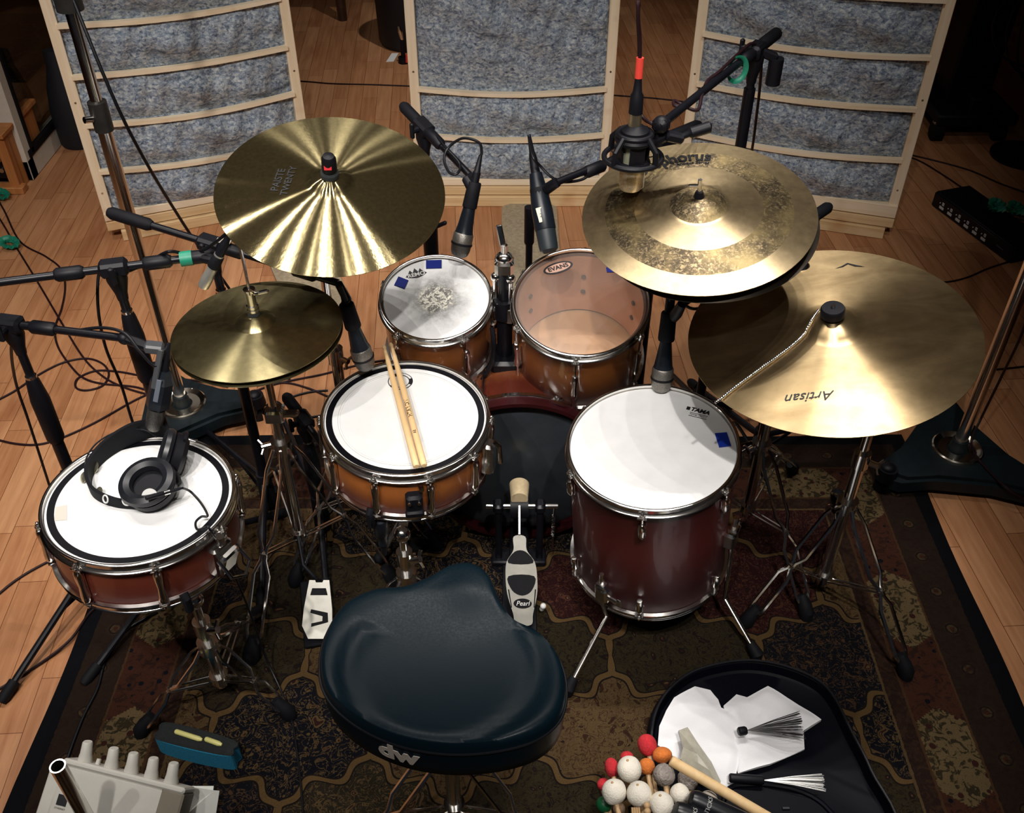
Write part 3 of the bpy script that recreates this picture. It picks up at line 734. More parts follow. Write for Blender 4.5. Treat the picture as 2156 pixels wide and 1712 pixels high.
# ------------------------------------------------ cymbals
def brass(name, col, rough, aniso, noise=0.0, nsc=30, kind='plain', rad=0.2286, groove=0.0, metal=1.0):
    t = NT(name); p = t.co()
    sp = t.n('ShaderNodeSeparateXYZ', {0: p}); x, y = sp.outputs[0], sp.outputs[1]
    r = t.ma('SQRT', t.ma('ADD', t.ma('MULTIPLY', x, x), t.ma('MULTIPLY', y, y)))
    rn = t.ma('DIVIDE', r, rad)
    dk = tuple(c*0.72 for c in col[:3])+(1,)
    n = t.noise(p, nsc, 4, 0.6)
    c = t.ramp(n, [(0.3, dk), (0.7, col)])
    rg = rough
    if kind == 'banded':
        n2 = t.noise(p, 150, 4, 0.65, 0.8); n3 = t.noise(p, 16, 3)
        m = t.ramp(n2, [(0.44, (0.035, 0.030, 0.026, 1)), (0.54, (0.13, 0.10, 0.07, 1)), (0.62, (0.34, 0.26, 0.15, 1))])
        m = t.mix(t.ramp(n3, [(0.42, (0.15, 0.15, 0.15, 1)), (0.66, (0.85, 0.85, 0.85, 1))]), m, (0.30, 0.23, 0.11, 1))
        band = t.ma('MAXIMUM', t.ma('MULTIPLY', t.ma('GREATER_THAN', rn, 0.545), t.ma('LESS_THAN', rn, 0.80)), t.ma('LESS_THAN', rn, 0.245))
        c = t.mix(band, c, m)
        rg = t.mix(band, (rough,)*3+(1,), (0.5, 0.5, 0.5, 1))
    if kind == 'hammered':
        n2 = t.noise(t.mapp(p, rot=(0, 0, 0.5), sc=(5, 14, 5)), 1.0, 4, 0.6, 0.8)
        c = t.mix(0.5, c, t.ramp(n2, [(0.35, (0.32, 0.27, 0.22, 1)), (0.65, (1, 1, 1, 1))]), 'MULTIPLY')
    tg = t.n('ShaderNodeTangent', direction_type='RADIAL', axis='Z')
    gloss = t.n('ShaderNodeBsdfAnisotropic', {'Color': c, 'Roughness': rg, 'Anisotropy': aniso, 'Tangent': tg.outputs[0]})
    soft = t.n('ShaderNodeBsdfAnisotropic', {'Color': c, 'Roughness': 0.75})
    mxs = t.n('ShaderNodeMixShader', {0: 0.07, 1: gloss.outputs[0], 2: soft.outputs[0]})
    t.t.links.new(mxs.outputs[0], t.out.inputs[0])
    h = None
    if groove: h = t.ma('SINE', t.ma('MULTIPLY', r, groove))
    if noise:
        hn = t.noise(p, nsc, 3, 0.6)
        h = t.ma('MULTIPLY', hn, noise) if h is None else t.ma('ADD', t.ma('MULTIPLY', h, 0.02), t.ma('MULTIPLY', hn, noise))
    if h is not None: t.put(gloss.inputs['Normal'], t.n('ShaderNodeBump', {'Height': h, 'Strength': 0.3, 'Distance': 0.001}).outputs[0])
    return t.m
def cprof(R0, rb, hb, hbow):
    def z(r):
        bow = hbow*(1-(r/R0)**1.7)
        if r < rb: bow = hbow*(1-(rb/R0)**1.7)*1.0 + (hbow*(rb/R0)**1.7-hbow*(r/R0)**1.7)*0.3 + hb*(1-(r/rb)**2)**0.8
        return bow
    return z
def cymbal(name, label, c, n, R0, m, rb, hb, hbow, flip=False, group=None):
    root = thing(name, label, 'cymbal', frame(c, n), group)
    z = cprof(R0, rb, hb, hbow); s = -1 if flip else 1
    rs_ = [0.006]+[rb*k/8 for k in range(1, 9)]+[rb+(R0-rb)*k/22 for k in range(1, 23)]
    top = [(r, s*z(r)) for r in rs_]; bo = [(r, s*z(r)-0.0011) for r in rs_[::-1]]
    g = G(); g.lathe(top+bo, n=128, close=True)
    mk('cymbal_plate', g, m, root, world=False, smooth=40)
    return root, z
def on_cym(g, z, eps=0.0012):
    g.v = [V((p.x, p.y, p.z+z(math.hypot(p.x, p.y))+eps)) for p in g.v]; return g
CYT = (0.42, 0.35, 0.19, 1)
cc, zc = cymbal('crash_cymbal', 'crash cymbal with wiry bright reflections, left of the rack toms', (-0.363, 1.786, 1.020), (0.093, -0.255, 0.962), 0.2286,
                brass('grooved_bronze', (0.36, 0.30, 0.155, 1), 0.19, 0.80, 0.20, 130), 0.045, 0.016, 0.030)
p = loc_on(cc, 0.018, 596, 384)
for s_, sz, off in (('PAISTE', 0.0215, 0.009), ('TWENTY', 0.020, -0.012)):
    g = on_cym(put(txt(s_, sz, ext=0.0001, bold=0.0003), T(p.x, p.y, 0) @ R(math.radians(83)) @ T(0, off, 0)), zc); mk('maker_lettering', g, INK, cc, world=False, smooth=0)
HATM = brass('lathed_hat_bronze', (0.40, 0.34, 0.18, 1), 0.30, 0.5, 0.06, 60, rad=0.178, groove=1500.0)
ht, zh = cymbal('hi_hat_cymbal', 'top hi-hat cymbal with fine lathe rings, beside the main snare', (-0.534, 1.679, 0.760), (-0.035, -0.01, 0.999), 0.1778, HATM, 0.043, 0.017, 0.020, group='pair of hi-hat cymbals')
hb_, _ = cymbal('hi_hat_cymbal', 'bottom hi-hat cymbal turned upward, showing only as a dark rim under the top one', (-0.534, 1.679, 0.748), (-0.02, -0.01, 1), 0.1778, HATM, 0.043, 0.017, 0.020, flip=True, group='pair of hi-hat cymbals')
bo, zb_ = cymbal('crash_cymbal', 'two tone cymbal with a mottled dark band, below the hanging overhead microphone', (0.367, 1.728, 1.003), (-0.098, -0.184, 0.978), 0.2286,
                 brass('two_tone_bronze', (0.50, 0.39, 0.23, 1), 0.34, 0.45, 0.12, 50, 'banded'), 0.056, 0.020, 0.026)
# curved lettering on the mottled band
def arc(s_, size, rad, deg, bold=0.0005):
    g = txt(s_, size, ext=0.0001, bold=bold); out = []
    for q in g.v:
        a = math.radians(deg)-q.x/rad; r = rad+q.y*1.35
        out.append(V((r*cs(a), r*sn(a), q.z)))
    g.v = out; return g
mk('maker_lettering', on_cym(arc('Bosphorus', 0.039, 0.166, 103, 0.0011), zb_), INK, bo, world=False, smooth=0)
mk('small_lettering', on_cym(arc('Antique Series', 0.0115, 0.142, 88, 0.0002), zb_), INK, bo, world=False, smooth=0)
nb = V((-0.098, -0.184, 0.978))
un, _ = cymbal('crash_cymbal', 'shade-darkened thin cymbal stacked right under the two tone cymbal, only its edge in view', V((0.367, 1.728, 1.003))-nb*0.026+V((0.016, 0.0, 0)), (-0.104, -0.188, 0.978), 0.2200,
               brass('shade_toned_bronze', (0.10, 0.085, 0.07, 1), 0.4, 0.4, 0.1, 40), 0.056, 0.020, 0.022)  # bronze coloured dark to carry the shade of the cymbal above
ri, zr = cymbal('ride_cymbal', 'large hammered ride cymbal with a sizzle chain, the biggest cymbal at right', (0.633, 1.583, 0.814), (-0.162, -0.070, 0.984), 0.2794,
                brass('hammered_bronze', (0.56, 0.42, 0.23, 1), 0.34, 0.56, 0.45, 17, 'hammered', 0.2794), 0.058, 0.020, 0.028)
p = loc_on(ri, 0.012, 1706, 836)
g = on_cym(put(txt('Artisan', 0.030, ext=0.0001, shear=0.45), T(p.x, p.y, 0) @ R(math.radians(176))), zr); mk('maker_lettering', g, INK, ri, world=False, smooth=0)
p = loc_on(ri, 0.008, 1787, 563); g = G()
pl = [(-0.031, -0.006), (-0.016, 0.001), (0, 0.013), (0.016, 0.001), (0.031, -0.008), (0.012, -0.004), (0.0, 0.0085), (-0.012, -0.001)]
g.prism(pl, 0, 0.0002); mk('chevron_logo', on_cym(put(g, T(p.x, p.y, 0)), zr), INK, ri, world=False, smooth=0)
# sizzle chain lying on the ride
mr = ri.matrix_basis
p0 = loc_on(ri, 0.03, 1722, 676); p1 = loc_on(ri, 0.002, 1508, 835)
NB = 64
ch = thing('sizzle_chain', 'silver ball sizzle chain lying across the ride cymbal from its centre cap to the edge', 'chain', mr @ V((p1.x, p1.y, 0.004)))
bm = None
pts = [loc_on(ri, 0.02, *q).to_2d() for q in ((1722, 674), (1690, 714), (1655, 742), (1600, 776), (1550, 806), (1508, 834))]
pts = spl([V((q.x, q.y, 0)) for q in pts], 30)
L_ = [0]
for i in range(1, len(pts)): L_.append(L_[-1]+(pts[i]-pts[i-1]).length)
wp = []
for i in range(NB):
    d = L_[-1]*i/(NB-1); j = max(k for k in range(len(L_)) if L_[k] <= d+1e-9); j = min(j, len(pts)-2)
    q = pts[j].lerp(pts[j+1], (d-L_[j])/max(1e-9, L_[j+1]-L_[j])); r = min(q.length, 0.279)
    wp.append(mr @ V((q.x, q.y, zr(r)+0.0040)))
for q in wp:
    if bm is None:
        g = G(); g.ball((0, 0, 0), 0.0033, nu=8, nv=6); bm = mk('chain_ball', g, CHROME, ch, world=False); bm.location = q-ch.location
    else: inst(bm, ch, T(*(q-ch.location)))
g = G(); g.tube(wp, 0.0008, 5); mk('chain_link_wire', g, CHROME, ch)
# ------------------------------------------------ hardware helpers
def tripod(root, base, zt, zl, feet, m=CHROME, wide=0.017, footr=0.019, zf=RZ, single=False):
    for (fx, fy) in feet:
        f = V((fx, fy, zf+footr*0.75)); h = V((fx-base[0], fy-base[1], 0)); h.normalize()
        top = V((base[0], base[1], zt))+h*0.022; low = V((base[0], base[1], zl))+h*0.018
        sd = V((-h.y, h.x, 0)); g = G(); d = f-top
        if single:
            g.tube([top, f], 0.0075, 10)
        else:
            for s in (-1, 1):
                q = [(0, .45), (.10, 1), (.40, 1), (.47, .30), (.53, .30), (.60, 1), (.88, 1), (1, .2)]
                g.tube([top+d*a+sd*(s*wide*b) for a, b in q], 0.0032, 6, sq=1.5)
            g.bar(top+d*0.5-sd*0.008, top+d*0.5+sd*0.008, 0.008, 0.006)
        lg = mk('leg', g, m, root)
        g = G(); mid = top+d*0.5
        for s in ((0,) if single else (-1, 1)): g.tube([low+sd*(s*0.008), mid+sd*(s*0.006)], 0.0028, 6)
        mk('leg_brace', g, m, lg)
        g = G(); dd = d.normalized()
        g.tube([f-dd*0.045, f-dd*0.02, f+V((0, 0, -0.002)), f-V((0, 0, footr*0.72))+dd*0.006], [footr*0.55, footr*0.9, footr, footr*0.8], 12)
        mk('rubber_foot', g, RUB, lg)
    g = G(); b = V((base[0], base[1], 0))
    g.cyl(b+V((0, 0, zt-0.016)), b+V((0, 0, zt+0.016)), 0.024, n=20); mk('leg_collar', g, m if m is CHROME else BLK, root)
    g = G(); g.cyl(b+V((0, 0, zl-0.012)), b+V((0, 0, zl+0.012)), 0.021, n=20)
    mk('leg_collar', g, m if m is CHROME else BLK, root)
def wing(root, c, dirv, m=CHROME, nm='wing_nut', s=1.0):
    c = V(c); d = V(dirv).normalized(); u = d.orthogonal().normalized(); g = G()
    g.cyl(c, c+d*0.022*s, 0.007*s, n=10)
    for k in (-1, 1): g.bar(c+d*0.016*s, c+d*0.026*s+u*(k*0.018*s), 0.008*s, 0.005*s, d, 0.001)
    return mk(nm, g, m, root)
def cymbal_stand(name, label, base, feet, zt, zl, ztop, arm, tip, tipn, rc=0.0135, pz=None):
    """base tube and tripod, upper tube, boom arm to the cymbal centre, tilter"""
    root = thing(name, label, 'cymbal stand', (base[0], base[1], RZ))
    b = V((base[0], base[1], 0))
    tripod(root, base, zt, zl, feet)
    zm = pz or (zt+(ztop-zt)*0.45)
    g = G(); g.cyl(b+V((0, 0, zl-0.03)), b+V((0, 0, zm)), rc, n=20); mk('lower_tube', g, CHROME, root)
    g = G(); g.cyl(b+V((0, 0, zm)), b+V((0, 0, ztop)), rc*0.74, n=20); mk('upper_tube', g, CHROME, root)
    g = G(); g.cyl(b+V((0, 0, zm-0.03)), b+V((0, 0, zm+0.012)), rc*1.4, n=20); hc = mk('height_clamp', g, CHROME, root); wing(hc, b+V((0.015, -0.012, zm-0.01)), (1, -0.7, 0))
    wing(root, b+V((-0.018, -0.012, zt+0.002)), (-1, -0.6, 0))
    tipv = V(tip); n = V(tipn).normalized(); top = b+V((0, 0, ztop))
    below = tipv-n*0.055
    d = (below-top).normalized()
    g = G(); g.ball(top, 0.021); g.bar(top-d*0.03, top+d*0.03, 0.03, 0.026, (0, 0, 1), 0.004)
    jt = mk('boom_joint', g, CHROME, root)
    g = G(); g.cyl(top-d*arm, below, 0.0065, n=12); mk('boom_arm', g, CHROME, root)
    g = G(); g.ball(below, 0.016); g.cyl(below, tipv-n*0.012, 0.009, n=12); g.cyl(tipv-n*0.016, tipv-n*0.006, 0.016, n=16)
    mk('tilter', g, CHROME, root)
    return root
RCAP = mat('red_cap_print', (0.55, 0.02, 0.03, 1), 0.5, nz=0.1)
FELT = mat('dark_felt', (0.012, 0.016, 0.016, 1), 0.95, nz=0.3, nscale=200)
# ---- crash stand
cn = V((0.093, -0.255, 0.962)).normalized(); ccn = V((-0.363, 1.786, 1.020))+cn*0.026
r1 = cymbal_stand('cymbal_stand', 'chrome cymbal stand hidden under the wiry bright crash cymbal', (-0.418, 1.86), ((-0.55, 1.62), (-0.20, 1.74), (-0.48, 2.12)), 0.30, 0.09, 0.88, 0.05, ccn, cn)
tp = ccn+cn*0.020
g = G(); g.cyl(ccn-cn*0.02, tp+cn*0.02, 0.004, n=10); g.tube([tp-cn*0.002, tp+cn*0.006, tp+cn*0.010], [0.018, 0.018, 0.015], 24); ft = mk('cymbal_felt', g, FELT, r1)
g = G(); g.tube([tp+cn*0.010, tp+cn*0.016, tp+cn*0.040, tp+cn*0.047, tp+cn*0.049], [0.014, 0.0155, 0.0145, 0.011, 0.002], 24); nut = mk('cymbal_cap', g, BLKM, r1)
g = G(); fm = frame(tp+cn*0.024, (0, -0.9, 0.35)); g.box(frame(tp+cn*0.022+V((0.0, -0.0152, 0.003)), (0, -0.96, 0.25)), 0.015, 0.009, 0.002, 0.0005); mk('cap_print', g, RCAP, nut)
# ---- two tone cymbal stand
bn = V((-0.098, -0.184, 0.978)).normalized(); bcn = V((0.367, 1.728, 1.003))+bn*0.026
r2 = cymbal_stand('cymbal_stand', 'chrome boom stand with tall braced legs beside the floor tom, holding the two tone cymbal', (0.618, 1.80), ((0.722, 1.515), (0.80, 2.03), (0.33, 1.90)), 0.315, 0.10, 0.83, 0.12, bcn-bn*0.03, bn)
tp = bcn+bn*0.020
g = G(); g.cyl(bcn-bn*0.05, tp+bn*0.038, 0.0042, n=10); mk('threaded_rod', g, CHROME, r2)
g = G(); g.tube([tp-bn*0.002, tp+bn*0.010], [0.011, 0.007], 16); mk('cymbal_sleeve', g, BLKM, r2)
g = G(); g.bar(tp+bn*0.022, tp+bn*0.022+V((-0.022, 0.0, 0.0)), 0.008, 0.006, (0, 0, 1), 0.001); mk('wing_nut', g, CHROME, r2)
# ---- ride stand
rn = V((-0.162, -0.070, 0.984)).normalized(); rcn = V((0.633, 1.583, 0.814))+rn*0.026
r3 = cymbal_stand('cymbal_stand', 'chrome stand with spread double braced legs under the ride cymbal', (0.769, 1.58), ((0.572, 1.492), (0.915, 1.345), (0.90, 1.92)), 0.335, 0.085, 0.675, 0.03, rcn, rn)
tp = rcn+rn*0.020
g = G(); g.tube([tp-rn*0.004, tp+rn*0.004, tp+rn*0.006, tp+rn*0.020, tp+rn*0.024, tp+rn*0.0245], [0.018, 0.018, 0.0235, 0.0235, 0.021, 0.002], 28); cp = mk('cymbal_cap', g, BLKM, r3)
g = G(); g.cyl(tp+rn*0.0245, tp+rn*0.030, 0.0045, n=12); mk('rod_tip', g, CHROME, cp)
# ---- hi-hat stand
HX_, HY_ = -0.534, 1.679
hs = thing('hi_hat_stand', 'chrome hi-hat stand with its rod through the two cymbals and a pale footboard', 'hi-hat stand', (HX_, HY_, RZ))
tripod(hs, (HX_, HY_), 0.43, 0.13, ((-0.614, 1.39), (-0.30, 1.62), (-0.66, 1.92)), wide=0.019, footr=0.021)
b = V((HX_, HY_, 0))
g = G(); g.cyl(b+V((0, 0, 0.03)), b+V((0, 0, 0.52)), 0.0135, n=20); mk('lower_tube', g, CHROME, hs)
g = G(); g.cyl(b+V((0, 0, 0.52)), b+V((0, 0, 0.715)), 0.010, n=20); mk('upper_tube', g, CHROME, hs)
g = G(); g.box(T(HX_, HY_, 0.525), 0.045, 0.04, 0.035, 0.005); g.bar((HX_+0.02, HY_, 0.525), (HX_+0.055, HY_-0.005, 0.53), 0.02, 0.012, (0, 0, 1), 0.003); mk('height_clamp', g, CHROME, hs)
g = G(); g.cyl(b+V((0, 0, 0.70)), b+V((0, 0, 0.728)), 0.022, 0.026, n=24); g.cyl(b+V((0, 0, 0.66)), b+V((0, 0, 0.70)), 0.015, n=16); mk('hi_hat_seat', g, CHROME, hs)
wing(hs, b+V((0.016, -0.01, 0.68)), (1, -0.5, 0)); wing(hs, b+V((-0.02, -0.01, 0.44)), (-1, -0.4, 0))
g = G(); g.cyl(b+V((0, 0, 0.60)), b+V((0, 0, 0.992)), 0.0032, n=10); g.ball(b+V((0, 0, 0.992)), 0.0042); mk('pull_rod', g, CHROME, hs)
zc0 = 0.760+0.036
cl = G(); cl.cyl(b+V((0, 0, zc0)), b+V((0, 0, zc0+0.010)), 0.0125, n=20); c0 = mk('clutch', cl, FELT, hs)
g = G(); g.lathe([(0.004, 0), (0.0125, 0), (0.0125, 0.005), (0.0105, 0.0065), (0.0125, 0.008), (0.0125, 0.014), (0.010, 0.016), (0.0105, 0.048), (0.0125, 0.049), (0.0125, 0.053), (0.004, 0.054)], T(HX_, HY_, zc0+0.010), n=24); mk('clutch_body', g, CHROME, c0)
g = G(); q = b+V((0, 0, zc0+0.055)); g.cyl(q+V((0.008, 0.0, -0.002)), q+V((0.022, -0.004, 0.0)), 0.005, n=12); g.bar(q+V((0.018, -0.004, 0.0)), q+V((0.040, -0.004, 0.006)), 0.010, 0.007, (0, 0, 1), 0.002); g.cyl(q+V((0.004, -0.008, 0)), q+V((0.006, -0.012, 0.012)), 0.004, n=8); mk('clutch_screw', g, CHROME, c0)
PEDM = mat('satin_pedal_alloy', (0.34, 0.33, 0.29, 1), 0.38, 0.35, nz=0.12, nscale=30)
hp = F(668, 1222, 0.11); hq = F(672, 1345, 0.03)
mm = frame((hp+hq)/2, (hp-hq).cross(V((1, 0, 0.0)))*-1, (1, 0, 0))
if mm.col[2].z < 0: mm = frame((hp+hq)/2, (hp-hq).cross(V((1, 0, 0))), (1, 0, 0))
Lp = (hp-hq).length
g = G(); g.prism([(-0.036, -Lp*0.28), (-0.02, -Lp*0.5), (0.02, -Lp*0.5), (0.036, -Lp*0.28), (0.034, 0.0), (0.024, Lp*0.5), (0.010, Lp*0.5), (0.008, Lp*0.46), (-0.008, Lp*0.46), (-0.010, Lp*0.5), (-0.024, Lp*0.5), (-0.034, 0.0)], -0.004, 0.004, mm)
fb = mk('footboard', g, PEDM, hs)
g = G(); g.prism([(-0.020, Lp*0.24), (0.022, Lp*0.24), (0.017, Lp*0.36), (-0.016, Lp*0.36)][::1], 0.004, 0.0048, mm); mk('grip_patch', g, RUB, fb, smooth=0)
g = G(); g.prism([(-0.014, -Lp*0.30), (0.026, -Lp*0.22), (0.024, -Lp*0.06), (-0.016, 0.0), (-0.018, -Lp*0.06), (0.012, -Lp*0.12), (0.012, -Lp*0.2), (-0.014, -Lp*0.24)][::-1], 0.004, 0.0048, mm); mk('grip_patch', g, RUB, fb, smooth=0)
g = G(); g.bar((hq.x, hq.y-0.01, RZ+0.008), (hp.x*0.5+HX_*0.5, HY_-0.06, RZ+0.008), 0.07, 0.010, (0, 0, 1), 0.002); mk('base_plate', g, BLK, hs)
g = G(); g.tube([hp, V((HX_+0.02, HY_-0.08, 0.10)), V((HX_, HY_-0.012, 0.14))], 0.005, 8); mk('pull_strap', g, BLKM, hs)
# ---- snare stands
def snare_stand(label, c, base, feet, zb, zt, zl, R_, ang0):
    st = thing('snare_stand', label, 'snare stand', (base[0], base[1], RZ))
    tripod(st, base, zt, zl, feet, wide=0.015, footr=0.018)
    b = V((base[0], base[1], 0)); zc = zb-0.085
    g = G(); g.cyl(b+V((0, 0, zl-0.03)), b+V((0, 0, zt+0.06)), 0.0135, n=18); mk('lower_tube', g, CHROME, st)
    g = G(); g.cyl(b+V((0, 0, zt+0.05)), b+V((0, 0, zc)), 0.010, n=18); mk('upper_tube', g, CHROME, st)
    g = G(); g.cyl(b+V((0, 0, zt+0.045)), b+V((0, 0, zt+0.085)), 0.019, n=18); hc = mk('height_clamp', g, CHROME, st); wing(hc, b+V((0.015, -0.01, zt+0.065)), (1, -0.3, 0.5), s=1.2)
    bc = V((c[0], c[1], zc+0.03))
    g = G(); g.tube([b+V((0, 0, zc)), (b+V((0, 0, zc))+bc)/2+V((0, 0, 0.012)), bc], 0.011, 10); g.ball(b+V((0, 0, zc)), 0.020); g.ball(bc, 0.022)
    mk('basket_hub', g, CHROME, st)
    for k in range(3):
        a = ang0+k*2*PI/3; dv = V((cs(a), sn(a), 0))
        e = V((c[0], c[1], 0))+dv*(R_+0.006)
        g = G(); g.tube([bc, V((c[0], c[1], zb-0.022))+dv*(R_*0.5), V((e.x, e.y, zb-0.014)), V((e.x, e.y, zb+0.022))], 0.0055, 10); ar = mk('basket_arm', g, CHROME, st)
        g = G(); g.tube([V((e.x, e.y, zb-0.02))-dv*0.012, V((e.x, e.y, zb-0.012)), V((e.x, e.y, zb+0.02)), V((e.x, e.y, zb+0.028))-dv*0.008], 0.009, 10); mk('rubber_grip', g, RUB, ar)
    return st
snare_stand('chrome snare stand with crossed braced legs under the far left mahogany drum', (-0.744, 1.368), (-0.655, 1.290), ((-0.818, 1.195), (-0.500, 1.238), (-0.62, 1.52)), 0.437, 0.20, 0.085, 0.189, front(36))
snare_stand('chrome snare stand under the amber snare drum with the sticks', (-0.2387, 1.647), (-0.246, 1.50), ((-0.40, 1.40), (-0.10, 1.42), (-0.25, 1.74)), 0.408, 0.18, 0.08, 0.189, front(100))
# ---- bass drum pedal
pd = thing('bass_drum_pedal', 'silver and black bass drum pedal between the throne and the bass drum', 'drum pedal', (0.02, 1.55, RZ))
px0 = 0.018
a = F(1090, 1130, 0.185); c = F(1098, 1315, 0.035)
a = V((px0, a.y, a.z)); c = V((px0+0.01, c.y, c.z))
ux = (a-c); Lp = ux.length; yv = ux.normalized()
mm = M((V((1, 0, 0)), yv, V((1, 0, 0)).cross(yv))).transposed().to_4x4(); mm.translation = (a+c)/2
def sm(pl, k=5): return [q.to_2d() for q in spl([V((x, y, 0)) for x, y in pl], k, True)]
h = Lp/2
g = G(); g.prism(sm([(-0.014, h), (0.014, h), (0.016, h*0.70), (0.034, h*0.42), (0.038, h*0.1), (0.036, -h*0.3), (0.024, -h*0.75), (0.018, -h), (-0.018, -h), (-0.024, -h*0.75), (-0.036, -h*0.3), (-0.038, h*0.1), (-0.034, h*0.42), (-0.016, h*0.70)]), -0.004, 0.004, mm)
fb = mk('footboard', g, PEDM, pd)
def patch(pl, z=0.0048, m=RUB, nm='grip_patch', par=None):
    gg = G(); gg.prism(pl, 0.0038, z, mm); return mk(nm, gg, m, par or fb, smooth=0)
patch(sm([(-0.013, h*0.66), (0.013, h*0.66), (0.030, h*0.40), (-0.030, h*0.40)][::-1], 4))
patch(sm([(-0.031, h*0.10), (-0.024, -h*0.22), (0, -h*0.34), (0.024, -h*0.22), (0.031, h*0.10)], 4))
patch([(0.026, -h*0.60), (0.031, -h*0.2), (0.034, -h*0.2), (0.028, -h*0.62)]); patch([(-0.026, -h*0.60), (-0.028, -h*0.62), (-0.034, -h*0.2), (-0.031, -h*0.2)])
ov = patch([(q[0], q[1]-h*0.52) for q in ell(0.022, 0.012)], 0.0048, RUB, 'maker_oval')
g = put(txt('Pearl', 0.016, ext=0.0002, shear=0.3), mm @ T(0, -h*0.52, 0.0052)); mk('maker_lettering', g, INKW, fb, smooth=0)
g = G(); g.box(T(px0, (a.y+c.y)/2+0.02, RZ+0.006), 0.085, Lp*1.02, 0.009, 0.002); mk('base_plate', g, BLK, pd)
yk = KY0-0.10
for s in (-1, 1):
    g = G(); g.box(T(px0+s*0.052, yk, 0.112), 0.017, 0.026, 0.20, 0.004); g.box(T(px0+s*0.052, yk, 0.210), 0.026, 0.034, 0.028, 0.006); mk('upright_post', g, BLK, pd)
g = G(); g.box(T(px0, yk, 0.02), 0.14, 0.05, 0.02, 0.004); g.box(T(px0, KY0-0.045, 0.03), 0.05, 0.13, 0.02, 0.003); mk('frame_base', g, BLK, pd)
g = G(); g.cyl((px0-0.082, yk, 0.210), (px0+0.095, yk, 0.210), 0.0065, n=14); ax = mk('axle', g, CHROME, pd)
g = G(); g.cyl((px0-0.022, yk, 0.210), (px0+0.022, yk, 0.210), 0.030, n=24); cam_ = mk('drive_cam', g, BLKM, ax)
bt = V((px0, yk+0.012, 0.246))
g = G(); g.cyl((px0, yk, 0.215), bt, 0.004, n=10); bs = mk('beater_shaft', g, CHROME, pd)
g = G(); g.cyl(bt+V((0, -0.024, 0)), bt+V((0, 0.026, 0)), 0.021, 0.025, n=24); mk('beater_head', g, mat('beater_felt', S(196, 176, 140), 0.9, nz=0.1, nscale=150), bs)
g = G(); g.bar((px0, yk-0.016, 0.228), (px0, a.y, a.z+0.005), 0.018, 0.006, (1, 0, 0), 0.001); mk('drive_chain', g, STEEL, pd)
g = G(); pts = [(px0+0.086+0.004*cs(i*1.3), yk+0.004*sn(i*1.3), 0.180-0.0018*i) for i in range(44)]; g.tube(pts, 0.0014, 5); g.cyl((px0+0.086, yk, 0.210), (px0+0.086, yk, 0.18), 0.003, n=8); g.cyl((px0+0.086, yk, 0.105), (px0+0.086, yk, 0.05), 0.003, n=8); mk('return_spring', g, CHROME, pd)
for s in (-1, 1):
    g = G(); g.tube([(px0+s*0.055, 1.52, 0.03), (px0+s*0.058, 1.515, 0.045)], [0.006, 0.006], 10); g.ball((px0+s*0.058, 1.515, 0.048), 0.0075); mk('stop_knob', g, INKW, pd)
# ---- throne
th = thing('drum_throne', 'black leather saddle seat drum throne on braced legs, nearest the camera', 'drum throne', (-0.13, 1.02, RZ))
out = [(-0.338, 1.02), (-0.338, 1.09), (-0.312, 1.155), (-0.262, 1.188), (-0.205, 1.196), (-0.160, 1.218), (-0.118, 1.248), (-0.075, 1.250), (-0.042, 1.222), (-0.022, 1.165), (0.006, 1.118), (0.050, 1.090), (0.082, 1.045), (0.094, 0.985), (0.082, 0.925), (0.040, 0.885), (-0.030, 0.864), (-0.110, 0.860), (-0.190, 0.876), (-0.262, 0.912), (-0.315, 0.962)]
ol = [q.to_2d() for q in spl([V((x, y, 0)) for x, y in out], 6, True)]
cx, cy = -0.120, 1.035
ZS = 0.52
def seat_ring(sc, z, dz=0.0): return [(cx+(p[0]-cx)*sc, cy+(p[1]-cy)*sc, z) for p in ol]
def seat_top(x, y, sc):
    u = (x-cx)/0.21; v = (y-cy)/0.19
    dish = -0.014*max(0.0, 1-((u)**2+((v+0.10)/0.85)**2)*1.0)
    horn = 0.010*math.exp(-(((x+0.075)/0.05)**2+((y-1.20)/0.07)**2))
    groove = -0.006*math.exp(-((math.hypot(u, v+0.1)-0.80)/0.07)**2)*(1 if v < 0.35 else 0)
    return dish+horn+groove
rings = [(0.955, 0.418), (0.985, 0.426), (0.995, 0.45), (1.0, 0.492)]
g = G(); vs_ = []; N_ = len(ol)
for sc, z in rings: vs_ += seat_ring(sc, z)
tops = [(0.997, 0.500), (0.985, 0.512), (0.965, 0.519), (0.94, 0.522), (0.90, 0.523), (0.85, 0.5225), (0.80, 0.522), (0.74, 0.522), (0.68, 0.522), (0.6, 0.522), (0.5, 0.522), (0.38, 0.522), (0.25, 0.522), (0.12, 0.522)]
for sc, z in tops: vs_ += [(x, y, zz+(seat_top(x, y, sc) if sc < 0.96 else 0)) for x, y, zz in seat_ring(sc, z)]
nr = len(rings)+len(tops); vs_.append((cx, cy, 0.522+seat_top(cx, cy, 0)))
fs = [tuple(range(N_))[::-1]]
for i in range(nr-1):
    for j in range(N_): fs.append((i*N_+j, i*N_+(j+1) % N_, (i+1)*N_+(j+1) % N_, (i+1)*N_+j))
for j in range(N_): fs.append(((nr-1)*N_+j, (nr-1)*N_+(j+1) % N_, len(vs_)-1))
g.add(vs_, fs)
lt_ = NT('black_leatherette'); lp = lt_.co(); ln = lt_.noise(lp, 260, 3, 0.6)
